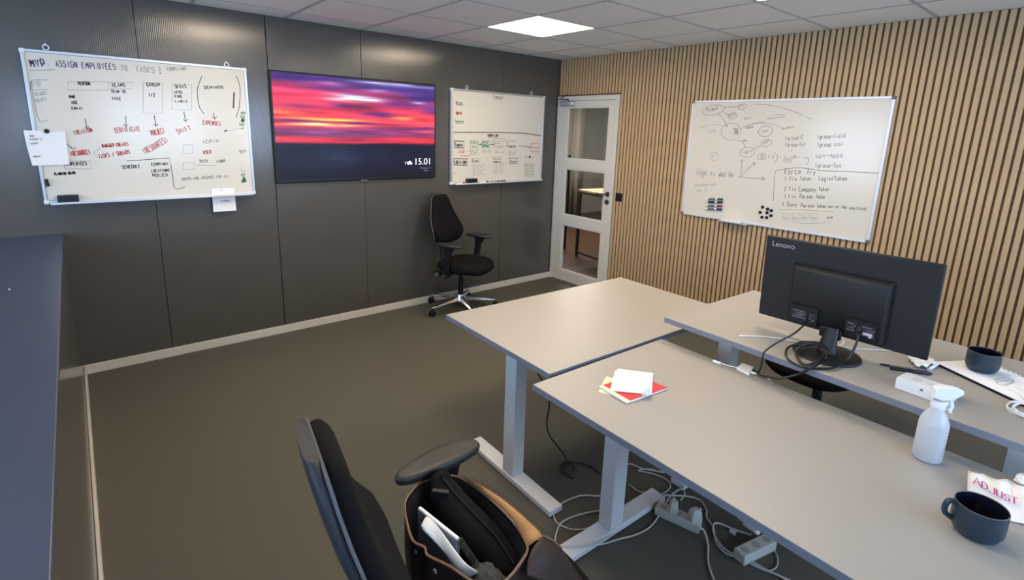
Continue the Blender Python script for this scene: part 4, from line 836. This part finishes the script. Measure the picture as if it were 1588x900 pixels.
# notes and red book
yn = thing('sticky_note', 'pale yellow paper slip half hidden under the red notebook', 'paper', at_z(945, 600, Z2d)); flat_sheet([(940, 584), (955, 588), (952, 614), (928, 608)], Z2d + .0012, .001, 'sheet', M['paper2'], yn)
rb = thing('notebook', 'thin red covered notebook with pale spine lying under white paper', 'notebook', at_z(980, 603, Z2d))
RB = [(929, 599), (972, 625), (1036, 602), (984, 582)]
flat_sheet(RB, Z2d + .0075, .005, 'pages', M['paper'], rb)
flat_sheet([(934, 597.5), (976, 622), (1036, 601.5), (984, 581.5)], Z2d + .0085, .001, 'cover', M['red'], rb)
flat_sheet([(929, 599.3), (972, 624.8), (977.5, 622), (934.5, 597.2)], Z2d + .0087, .0011, 'spine', M['paper2'], rb)
wp = thing('paper_stack', 'small stack of blank white sheets on the red notebook', 'paper', at_z(980, 592, Z2d + .009))
flat_sheet([(954, 575), (1009, 580), (1006, 612), (946, 605)], Z2d + .0105, .0012, 'sheet', M['paper'], wp); flat_sheet([(957.5, 572), (1013, 579), (1010.5, 612), (948.5, 606)], Z2d + .0122, .0013, 'sheet', M['paper'], wp)
def crumple(name, label, cat, c, r, seed, m=None, sq=.8):
    b = MB(); bmesh.ops.create_icosphere(b.bm, subdivisions=3, radius=1); rn = random.Random(seed)
    ax_ = [Vector((rn.uniform(-1, 1), rn.uniform(-1, 1), rn.uniform(-1, 1))).normalized() for _ in range(16)]; lo = 9
    for v in b.bm.verts:
        p = v.co.normalized(); k = min(1.0, min((.62 + .25 * (i % 4) / 3) / max(.25, abs(p.dot(a))) for i, a in enumerate(ax_))); k *= rn.uniform(.9, 1.06)
        v.co = Vector((p.x, p.y, p.z * sq)) * r * k; lo = min(lo, v.co.z)
    for v in b.bm.verts: v.co.z -= lo
    o = b.build(name, m or M['paper'], None); o.location = c; return tag(o, label, cat)
crumple('paper_ball', 'small crumpled paper ball in front of the red notebook', 'paper ball', at_z(1001, 620, Z2d) + Vector((.004, .004, .0002)), .021, 5, sq=1.35)
# dongle
dg = thing('adapter', 'white square video adapter with short cable on the near desk edge', 'adapter', at_z(1156, 574, Z2d))
flat_sheet([(1142, 570), (1151, 562.5), (1170, 569), (1162, 580)], Z2d + .012, .0118, 'body', M['whiteplastic'], dg, bevel=.003)
MB().tube([at_z(1106, 560, Z2d + .005), at_z(1118, 564, Z2d + .005)], .006, 10).build('plug', M['whiteplastic'], dg, smooth=True, world=True)
MB().tube(spline([at_z(1118, 564, Z2d + .005), at_z(1128, 567, Z2d + .004), at_z(1137, 569, Z2d + .005), at_z(1145, 571, Z2d + .006)], 5), .0022, 8).build('cable', M['whiteplastic'], dg, smooth=True, world=True)
MB().tube([at_z(1163, 577, Z2d + .006), at_z(1172, 580, Z2d + .006)], .005, 10).build('side_plug', M['whiteplastic'], dg, smooth=True, world=True)
MB().tube(spline([at_z(1172, 580, Z2d + .006), at_z(1180, 581, Z2d + .006), at_z(1189, 586, Z2d + .004), at_z(1196, 592, Z2d - .012), at_z(1198, 602, Z2d - .07)], 5), .0022, 8).build('cable', M['whiteplastic'], dg, smooth=True, world=True)

# monitor
mon = thing('monitor', 'black monitor seen from behind with round foot on the raised desk', 'monitor', (-1.955, -3.585, Z3d), 0)
TL = Matrix.Translation((-1.929, -3.5837, 1.092)) @ Matrix.Rotation(-.065, 4, 'Y')     # back faces -x
def mbx(*a): return a
MW, MH = .613, .362
MB().box(-.004, .016, -MW / 2, MW / 2, -MH / 2, MH / 2, TL).build('panel', M['blackmatte'], mon, world=True, bevel=.004)
MB().box(.016, .018, -MW / 2 + .006, MW / 2 - .006, -MH / 2 + .012, MH / 2 - .006, TL).build('display', M['black'], mon, world=True)
hs_ = [(-.010, -.185, .150), (-.038, -.172, .135)]
def rc(x, ya, yb, za, zb_): return [TL @ Vector((x, ya, za)), TL @ Vector((x, yb, za)), TL @ Vector((x, yb, zb_)), TL @ Vector((x, ya, zb_))]
MB().loft([rc(-.003, -.178, .182, -.165, .088), rc(-.012, -.176, .180, -.165, .086), rc(-.030, -.165, .170, -.158, .070), rc(-.033, -.160, .165, -.152, .062)]).build('electronics_housing', M['blackmatte'], mon, world=True, bevel=.004)
hsg = [c for c in bpy.data.objects if c.name.startswith('electronics_housing')][0]
for ya, yb in ((.055, .160), (-.150, -.045)): MB().box(-.040, -.0335, ya, yb, -.158, -.086, TL).box(-.0400, -.030, ya, yb, -.086, -.080, TL).build('port_recess', M['black'], hsg, world=True)
for (ya, yb, za, zb_) in ((.095, .155, -.138, -.100), (.060, .088, -.140, -.104), (-.085, -.048, -.132, -.094), (-.148, -.098, -.140, -.096)):
    MB().box(-.0412, -.0402, ya, yb, za, zb_, TL).build('rating_label', M['shellgrey'], hsg, world=True); m2 = MB(); n_ = 4
    for k in range(n_):
        zt = za + (zb_ - za) * (k + .6) / n_; m2.box(-.0418, -.0413, ya + .004 + .006 * (k % 2), yb - .005 - .008 * (k % 3), zt - .0022, zt + .0012, TL)
    m2.build('label_print', M['label'], hsg, world=True)['kind'] = 'stuff'
MB().box(-.0425, -.0413, -.140, -.108, -.132, -.122, TL).box(-.0425, -.0413, -.138, -.128, -.140, -.133, TL).build('label_print_pale', M['labelw'], hsg, world=True)
MB().box(-.044, -.041, .068, .076, -.135, -.128, TL).build('port', mat('port_yellow', (.75, .68, .3), .5), mon, world=True)
MB().box(-.05, -.034, -.04, .04, -.185, -.140, TL).build('hinge_block', M['blackplastic'], mon, world=True, bevel=.006)
bx_, by_ = -2.005, -3.595
rings = []
for z, w, x, dd in ((Z3d + .012, .036, bx_ - .005, .022), (Z3d + .03, .033, bx_ - .003, .020), (Z3d + .07, .028, bx_ + .010, .016), (Z3d + .11, .026, bx_ + .022, .014)):
    rings.append([(x + dd * math.cos(2 * PI * k / 16), by_ + w * math.sin(2 * PI * k / 16), z) for k in range(16)])
MB().loft(rings).build('stand_neck', M['blackplastic'], mon, smooth=True, world=True, angle=60)
MB().lathe([(.118, 0), (.120, .004), (.117, .009), (.06, .012), (.02, .013)], seg=48, c=(bx_, by_, Z3d + .0005), cap0=True, cap1=True).build('stand_base', M['blackmatte'], mon, smooth=True, world=True)
tp = at_x(1196, 384, -1.945); lm = TL @ Matrix.Translation((-.0045, .2815, .140)) @ Matrix.Rotation(-PI / 2, 4, 'Z') @ Matrix.Rotation(PI / 2, 4, 'X')
font_mesh('brand_lettering', 'Lenovo', .0315, mat('silver_lettering', (.62, .63, .65), .4), mon, pmat(mon).inverted() @ lm, .0004)
# monitor cables
hp, vp = TL @ Vector((-.041, .080, -.128)), TL @ Vector((-.041, -.092, -.126))
kc = thing('monitor_cable', 'thin black video cable looping from monitor to the adapter', 'cable', at_z(1240, 555, Z3d))
MB().tube(spline([hp, at_d(1243, 508, 2.10), at_d(1228, 520, 2.075), at_d(1205, 532, 2.055), at_d(1186, 546, 2.042), at_d(1182, 560, 2.05), at_d(1180, 570, 2.06), at_z(1176, 577, Z2d + .007)], 8), .0035, 8).build('cable', M['blackplastic'], kc, smooth=True, world=True)
MB().tube([hp + Vector((-.0, 0, .02)), hp + Vector((-.008, 0, -.012))], .009, 10).build('connector', M['blackplastic'], kc, smooth=True, world=True)
kp = thing('power_cable', 'coiled black power cable around the foot of the monitor', 'cable', at_z(1260, 560, Z3d))
zc = Z3d + .006
loop = [vp, at_d(1332, 518, 1.985), at_d(1326, 538, 1.975), at_z(1313, 560, zc + .012), at_z(1292, 571, zc + .004), at_z(1270, 572, zc), at_z(1245, 570, zc), at_z(1225, 560, zc), at_z(1218, 548, zc), at_z(1224, 538, zc + .008), at_z(1240, 535, zc + .02), at_z(1262, 538, zc + .03), at_z(1276, 548, zc + .03), at_z(1268, 560, zc + .02),
        at_z(1250, 566, zc + .006), at_z(1238, 558, zc + .004), at_z(1234, 546, zc + .012), at_z(1246, 536, zc + .03), at_z(1266, 533, zc + .04), at_z(1280, 545, zc + .03), at_z(1272, 562, zc + .012), at_z(1256, 572, zc + .006), at_d(1238, 581, 1.955), at_d(1208, 587, 2.0), at_d(1182, 583, 2.055), at_z(1172, 577, Z2d + .008), at_z(1166, 574, Z2d + .008)]
MB().tube(spline(loop, 8), .0044, 8).build('cable', M['blackplastic'], kp, smooth=True, world=True)
MB().tube([vp + Vector((0, 0, .02)), vp + Vector((-.006, 0, -.014))], .010, 10).build('connector', M['blackplastic'], kp, smooth=True, world=True)
kt = thing('cable_tie_bundle', 'second black cable coil lying against the monitor foot', 'cable', at_z(1240, 548, Z3d))
MB().tube(spline([at_z(u, v, zc + h) for u, v, h in ((1278, 552, .034), (1262, 566, .016), (1243, 565, .008), (1238, 552, .010), (1248, 541, .022), (1266, 540, .04), (1282, 546, .045), (1280, 558, .03))], 8), .0034, 8).build('cable', M['blackplastic'], kt, smooth=True, world=True)
wc = thing('charging_cable', 'thin white charging cable lying on the desk behind the monitor', 'cable', at_z(1200, 524, Z3d))
MB().tube(spline([at_z(u, v, Z3d + .003) for u, v in ((1154, 521), (1180, 522), (1215, 526), (1250, 533), (1285, 538), (1305, 535), (1308, 528), (1298, 523), (1284, 527), (1296, 535), (1320, 540), (1366, 543.5), (1400, 545))], 8), .0022, 8).build('cable', M['whiteplastic'], wc, smooth=True, world=True)
MB().tube([at_z(1147, 521, Z3d + .004), at_z(1155, 521.4, Z3d + .004)], .0036, 8).build('plug', M['whiteplastic'], wc, smooth=True, world=True)
# pens
def pen(label, a, b, r, body, tip=None, frac=.25):
    t = thing('pen', label, 'pen', a); d = b - a
    MB().tube([(0, 0, 0), d * frac], [r * .85, r], 12).build('cap', tip or body, t, smooth=True); MB().tube([d * frac, d * .92, d], [r * .95, r * .95, r * .4], 12).build('barrel', body, t, smooth=True)
    return t
pen('slim pen with blue cap and clear barrel on the monitor desk', at_z(1365, 565, Z3d + .005), at_z(1414, 572.5, Z3d + .005), .0046, M['greyplastic'], M['pen'], .3)
pen('thick dark blue pen in front of the white box', at_z(1381, 571, Z3d + .0075), at_z(1446, 580, Z3d + .0075), .007, M['pen'], M['black'], .55)
# white box
bxm = at_z(1393, 603, Z3d); A_ = at_z(1387, 602, Z3d); B_ = at_z(1437, 620, Z3d); d = B_ - A_; d.z = 0; L_ = d.length; yaw = math.atan2(d.y, d.x)
wbx = thing('white_box', 'small white product box with grey fruit mark beside the pens', 'box', A_, yaw)
MB().box(0, .148, 0, .085, .0005, .014).build('box_base', M['whiteplastic'], wbx, bevel=.0015); MB().box(-.0004, .1484, -.0004, .0854, .0144, .040).build('lid', M['whiteplastic'], wbx, bevel=.0015)
ap = []
for k in range(28):
    a = 2 * PI * k / 28; r = .0048 * (1 + .10 * math.cos(2 * a) - .12 * max(0, math.sin(a)) ** 8 - .08 * max(0, -math.sin(a)) ** 10)
    x, z = r * math.cos(a), r * math.sin(a)
    dd = math.hypot(x - .0062, z - .0008)
    if dd < .0026: x = .0062 - .0026 * abs(x - .0062) / dd if dd > 0 else x
    ap.append((x, z))
RXb = Matrix.Translation((.074, -.0007, .026)) @ Matrix.Rotation(PI / 2, 4, 'X')
MB().prism(ap, 0, .0002, RXb).prism([(.000, .0058), (.0008, .0078), (.0026, .0088), (.002, .0068)], 0, .0002, RXb).build('fruit_mark', M['label'], wbx)
MB().box(.035, .062, .025, .06, .0400, .0403).box(.07, .10, .03, .055, .0400, .0403).build('lid_print', mat('pale_print', (.82, .82, .83), .5), wbx)
# spray bottle
bt = at_z(1436, 711, Z2d); sb = thing('spray_bottle', 'translucent white spray bottle with trigger head on the nearest desk', 'bottle', (bt.x, bt.y, Z2d), math.radians(-52))
MB().lathe([(.002, .0008), (.032, .0008), (.036, .004), (.037, .01), (.037, .118), (.0355, .128), (.030, .143), (.020, .160), (.0155, .168), (.0155, .182)], seg=40, cap0=True).build('bottle_body', M['bottle'], sb, smooth=True, angle=60)
MB().lathe([(.002, .004), (.033, .004), (.0345, .01), (.0345, .055), (.002, .055)], seg=32).build('liquid', M['bottle'], sb, smooth=True)
for k in range(7): MB().box(-.004 if k % 2 else -.006, .004, -.0374, -.0369, .03 + .013 * k, .0312 + .013 * k, Matrix.Rotation(.6, 4, 'Z')).build('scale_mark', M['label'], sb)
MB().lathe([(.018, .172), (.019, .174), (.019, .192), (.017, .196)], seg=28, cap0=True, cap1=True).build('screw_collar', M['whiteplastic'], sb, smooth=True)
hd_ = [(-.024, .012, .196, .214), (-.022, .014, .205, .236), (.0, .015, .198, .243), (.025, .014, .205, .243), (.040, .011, .212, .240), (.050, .008, .218, .236), (.056, .007, .221, .234)]
MB().loft([[(x, -w, z0), (x, w, z0), (x, w * .8, z1), (x, -w * .8, z1)] for x, w, z0, z1 in hd_]).build('spray_head', M['whiteplastic'], sb, bevel=.004)
shd = [c for c in bpy.data.objects if c.parent == sb and c.name.startswith('spray_head')][0]
MB().loft([[(x - .005, -.006, z), (x + .005, -.006, z), (x + .004, .006, z), (x - .004, .006, z)] for x, z in ((.022, .210), (.030, .196), (.034, .182), (.030, .168), (.034, .160))]).build('trigger', M['whiteplastic'], shd, bevel=.002)
# mugs
def mug(label, c, r, h, rb, ang, z):
    t = thing('mug', label, 'mug', (c[0], c[1], z), ang, 'dark blue stoneware mugs')
    MB().lathe([(.001, .001), (rb * .86, .001), (rb, .006), (r * .985, h * .28), (r, h * .6), (r * .985, h - .002)], seg=48, cap0=True).build('cup', M['mug'], t, smooth=True)
    MB().lathe([(r * .985, h - .002), (r * .965, h), (r * .94, h - .002)], seg=48).build('rim', M['mugrim'], t, smooth=True)
    MB().lathe([(r * .94, h - .002), (r * .945, h * .6), (r * .92, h * .3), (rb * .85, .010), (.001, .007)], seg=48).build('inside', M['mugin'], t, smooth=True)
    hp_ = spline([(r * .96, 0, h * .86), (r * 1.18, 0, h * .90), (r * 1.31, 0, h * .72), (r * 1.26, 0, h * .48), (r * .98, 0, h * .34)], 6)
    MB().tube(hp_, .0065, 10).build('handle', M['mug'], t, smooth=True)
    return t
mc_ = (-2.603, -4.163); mug('dark blue mug on the nearest desk beside the torn paper', mc_, .053, .083, .044, math.radians(118), Z2d)
mug('dark blue mug standing on the open sketch pad', (-1.700, -4.013), .050, .076, .043, math.radians(-35), Z3d + .0115)
# sketch pad
Pz = Z3d; a = at_z(1449, 561, Pz + .010); b = at_z(1575, 620, Pz + .010); d = b - a; d.z = 0; yaw = math.atan2(d.y, d.x); 
pad = thing('sketch_pad', 'large white sketch pad with black cover and spiral edge under a mug', 'sketch pad', (a.x, a.y, Pz), yaw)
nx_ = Vector((-d.y, d.x, 0)).normalized(); side = 1 if nx_.dot(at_z(1545, 572, Pz) - a) > 0 else -1
def pb(x0, x1, y0, y1, z0, z1): return MB().box(x0, x1, min(side * y0, side * y1), max(side * y0, side * y1), z0, z1)
PL, PD = .42, .215
pb(-.003, PL + .003, -.003, PD, .0006, .0035).build('back_cover', M['black'], pad); pb(0, PL, 0, PD - .004, .0036, .0100).build('pages', M['paper'], pad)
m = pb(.0, PL, -.001, .0035, .0036, .0085); m.build('binding_strip', M['blackplastic'], pad)
for k in range(26):
    x = .012 + k * .0158; MB().tube([(x, side * (PD - .004 + .006 * math.cos(t_)), .0078 + .0063 * math.sin(t_)) for t_ in [2 * PI * j / 10 for j in range(11)]], .0011, 5).build('wire_ring', M['whiteplastic'], pad, smooth=True)
pad_pl = Plane((a.x, a.y, Pz + .0101), (math.cos(yaw), math.sin(yaw), 0), (-math.sin(yaw), math.cos(yaw), 0), (0, 0, 1), lambda u, v: at_z(u, v, Pz + .0101))
pad_pl.line([(1540, 590), (1560, 586), (1572, 592), (1556, 598), (1545, 593), (1566, 590)], 'inkpale', .003); pad_pl.line([(1563, 604), (1580, 612), (1588, 622)], 'inkpale', .002); pad_pl.line([(1572, 600), (1588, 606)], 'inkgrey', .002); pad_pl.emit(pad)
# white coil and blue pen
wcl = thing('charging_cable', 'coiled white charging cable at the near corner of the sketch pad', 'cable', at_z(1580, 632, Z3d))
cc = at_z(1590, 640, Z3d); pts = []
for k in range(64):
    t_ = k / 15 * 2 * PI; rr = .050 + .010 * math.sin(k * .61); pts.append((cc.x + rr * 1.15 * math.cos(t_) + .004 * math.sin(k), cc.y + rr * .75 * math.sin(t_), Z3d + .004 + .010 * (k / 64) + .004 * math.sin(k * .9)))
MB().tube(spline(pts, 3), .0024, 7).build('cable', M['whiteplastic'], wcl, smooth=True, world=True)
pen('bright blue pen beside the coiled white cable', at_z(1572, 622, Z3d + .0052), at_z(1640, 640, Z3d + .0052), .0048, M['bluepen'])
# tissue behind the monitor and torn paper by the mug
ti = thing('tissue', 'crumpled white tissue just behind the lower corner of the monitor', 'tissue', at_z(1422, 566, Z3d))
def wrinkle(px, z, n, amp, seed):
    """sheet over a quad of pixels on the plane z, creased"""
    rn_ = random.Random(seed); ph = [(rn_.uniform(3, 11), rn_.uniform(3, 11), rn_.uniform(0, 6)) for _ in range(5)]; q = [at_z(u, v, z) for u, v in px]; R_ = []
    for i in range(n + 1):
        row = []
        for j in range(n + 1):
            s_, t_ = j / n, i / n; p = q[0].lerp(q[1], s_).lerp(q[3].lerp(q[2], s_), t_); hgt = sum(abs(math.sin(a_ * s_ + b_ * t_ + c_)) for a_, b_, c_ in ph) / 5
            row.append(p + Vector((rn_.uniform(-.002, .002), rn_.uniform(-.002, .002), amp * hgt)))
        R_.append(row)
    return R_
MB().grid(wrinkle([(1404, 556), (1432, 556), (1455, 570), (1420, 576)], Z3d + .001, 9, .028, 2)).build('sheet', M['paper'], ti, smooth=True, world=True, solid=.0006)
MB().tube(spline([at_z(1440, 573, Z3d + .004), at_z(1450, 567, Z3d + .008), at_z(1458, 562, Z3d + .006)], 5), [.006] * 10 + [.003], 8).build('twisted_end', M['paper'], ti, smooth=True, world=True)
aj = thing('torn_paper', 'crumpled white paper with ADJUST in pink marker behind the mug', 'paper', at_z(1545, 772, Z2d))
E_ = [(1501, 730), (1508, 733), (1518, 735), (1524, 735), (1536, 741), (1546, 744), (1560, 743), (1568, 745), (1578, 752), (1600, 758)]
F_ = [(1500, 768), (1510, 773), (1520, 780), (1530, 787), (1540, 793), (1552, 801), (1562, 807), (1574, 810), (1590, 813), (1604, 818)]
R_ = []; rn_ = random.Random(5)
for i in range(9):
    t_ = i / 8; R_.append([at_z(u0 + (u1 - u0) * t_, v0 + (v1 - v0) * t_, Z2d + .002 + .012 * (1 - t_) * abs(math.sin(k * .9)) + .004 * abs(math.sin(5 * t_ + k * .7))) for k, ((u0, v0), (u1, v1)) in enumerate(zip(E_, F_))])
MB().grid(R_).build('sheet', M['paper'], aj, smooth=True, world=True, solid=.0006, angle=50)
crumple('paper_ball', 'crumpled white paper at right edge of the torn ADJUST sheet', 'paper ball', at_z(1590, 757, Z2d) + Vector((.0, .0, .0)), .034, 9)
ajp = Plane(at_z(1505, 765, Z2d + .016), (at_z(1588, 790, Z2d + .016) - at_z(1505, 765, Z2d + .016)).normalized(), (0, 0, 0), (0, 0, 1), lambda u, v: at_z(u, v, Z2d + .016))
ajp.u = Vector((0, 0, 1)).cross(ajp.r)
for ch, p0, p1, h in (('A', (1510, 750), (1526, 758), 11), ('D', (1523, 757), (1537, 764), 10), ('J', (1534, 763), (1548, 770), 10), ('U', (1546, 769), (1560, 776), 10), ('S', (1558, 775), (1571, 781), 9), ('T', (1568, 779), (1586, 788), 10)): ajp.text(ch, p0, p1, h, 'inkpink', .0032, .1, True)
ajp.emit(aj, 0)
# ledge speck
sp = at_z(14.5, 449, .9605); o = MB().lathe([(.004, 0), (.003, .002)], seg=8, c=sp, cap0=True, cap1=True).build('paper_scrap', M['paper'], None); tag(o, 'tiny white paper fleck on the dark ledge of the low partition', 'paper')

# ================================================================== FLOOR CABLES AND POWER STRIPS
def strip(label, a, b, w, h, lift=0.0):
    d = b - a; d.z = 0; L = d.length; t = thing('power_strip', label, 'power strip', (a.x, a.y, lift + .0005), math.atan2(d.y, d.x))
    MB().box(0, L, -w / 2, w / 2, 0, h).build('housing', M['cream'], t, bevel=.004)
    n_ = max(3, int(L / .05))
    for k in range(n_):
        x = L * (k + .5) / n_; MB().lathe([(.017, 0), (.017, .0008)], seg=16, c=(x, 0, h - .0006), cap1=True).build('socket', M['paper2g'], t)
    return t
s1a, s1b = at_z(1018, 788, .02), at_z(1086, 818, .02)
st1 = strip('grey white power strip on the floor behind the desk foot, two plugs fitted', s1a, s1b, .055, .042)
def plug(label, p, rz, s=1.0):
    t = thing('plug', label, 'plug', p, rz)
    MB().loft([[(x * s, y_ * s, z) for x, y_ in rrect(k, k * .8, .008)] for z, k in ((0, .020), (.01 * s, .022), (.035 * s, .019), (.045 * s, .012))]).build('body', M['cream'], t, smooth=True, angle=40)
    MB().tube([(.008 * s, 0, .035 * s), (.022 * s, 0, .042 * s)], .005, 8).build('strain_relief', M['cream'], t, smooth=True)
    return t
dd = (s1b - s1a); dd.z = 0; pA = s1a + dd * .38; pB = s1a + dd * .86
plug('pale plug in the middle of the floor power strip', (pA.x, pA.y, .0428), .6, 1.15); plug('pale plug at the near end of the floor power strip', (pB.x, pB.y, .0428), -.5, 1.25)
s2a, s2b = at_z(1146, 862, .03), at_z(1196, 838, .03)
st2 = strip('short pale power strip on the floor below the nearest desk', s2a, s2b, .055, .045)
ch = thing('charger', 'slim white charger leaning beside the short power strip', 'charger', at_z(1165, 818, .0))
a, b = at_z(1155, 811, .035), at_z(1176, 826, .055); MB().tube([a, b], .013, 6).build('body', M['whiteplastic'], ch, world=True, bevel=.002); MB().tube(spline([a, at_z(1148, 806, .04), at_z(1142, 801, .02), at_z(1139, 798, .01)], 5), .002, 7).build('cable', M['whiteplastic'], ch, smooth=True, world=True)
MB().tube([b, Vector((b.x, b.y, .002))], .006, 8).build('rest_pin', M['whiteplastic'], ch, world=True) if False else None
tg = thing('cable_tag', 'tiny white cable tag on the dark floor between the power strips', 'tag', at_z(1137, 825, .0)); flat_sheet([(1131, 823), (1134, 819), (1143, 823), (1140, 830)], .006, .0055, 'body', M['whiteplastic'], tg)
def cable(name, label, px, z=.005, r=.0032, m=None, n=8):
    pts = [at_z(u, v, zz_[0] if zz_ else z) for u, v, *zz_ in px]
    t = thing(name, label, 'cable', pts[0]); MB().tube(spline(pts, n), r, 8).build('cable', m or M['cream'], t, smooth=True, world=True); return t
cable('floor_cable', 'white cable looping from behind the desk leg over its foot', [(1050, 735), (1000, 728), (975, 720), (955, 735), (938, 767), (900, 769), (868, 783), (859, 798), (865, 812), (885, 821), (905, 821), (925, 815), (938, 808)], .005)
cable('floor_cable', 'lower white cable looping across the desk foot to the power strip', [(945, 790), (905, 797), (872, 810), (862, 832), (864, 846, .02), (880, 848, .038), (905, 848, .040), (935, 844, .040), (962, 836, .038), (985, 830, .012), (1005, 820), (1018, 806), (1027, 790, .03), (1040, 770, .055), (1055, 759, .05), (1062, 765, .05), (1056, 776, .06)], .005)
cable('floor_cable', 'white cable arching on the floor behind the desk leg', [(976, 752), (990, 762), (1005, 765), (1020, 769), (1034, 762), (1040, 752), (1030, 742), (1012, 735), (990, 730), (1008, 728), (1025, 733), (1038, 732)], .005)
cable('floor_cable', 'thick white cable running from the power strip toward the viewer', [(1084, 818, .045), (1092, 824, .03), (1098, 845), (1098, 870), (1104, 892), (1116, 915), (1130, 940)], .006, .0042)
cable('floor_cable', 'white cable curving right of the power strip toward the short strip', [(1030, 768), (1065, 770), (1085, 776), (1095, 790), (1096, 803), (1106, 818), (1110, 840), (1125, 858), (1148, 866), (1175, 880), (1205, 892), (1230, 903)], .006, .004)
cable('floor_cable', 'white cable hooking under the near desk to the short strip', [(1165, 830, .02), (1140, 822), (1115, 812), (1106, 815), (1108, 830), (1122, 850), (1142, 862), (1160, 868), (1190, 885), (1215, 897), (1225, 910)], .010, .004)
cable('floor_cable', 'thin white cable hanging beside the short power strip', [(1196, 845), (1206, 865), (1204, 880), (1190, 886), (1175, 880)], .006, .0025)
cable('power_cable', 'thin black cable hanging from the far desk and tangled on the floor', [(833, 578, .66), (846, 600, .60), (852, 625, .50), (848, 655, .38), (852, 675, .26), (866, 694, .12), (876, 708, .03), (880, 722, .008), (874, 735), (868, 725), (880, 716), (892, 726), (888, 742), (878, 730), (884, 718), (905, 720), (920, 726), (930, 735)], .006, .0036, M['blackplastic'])
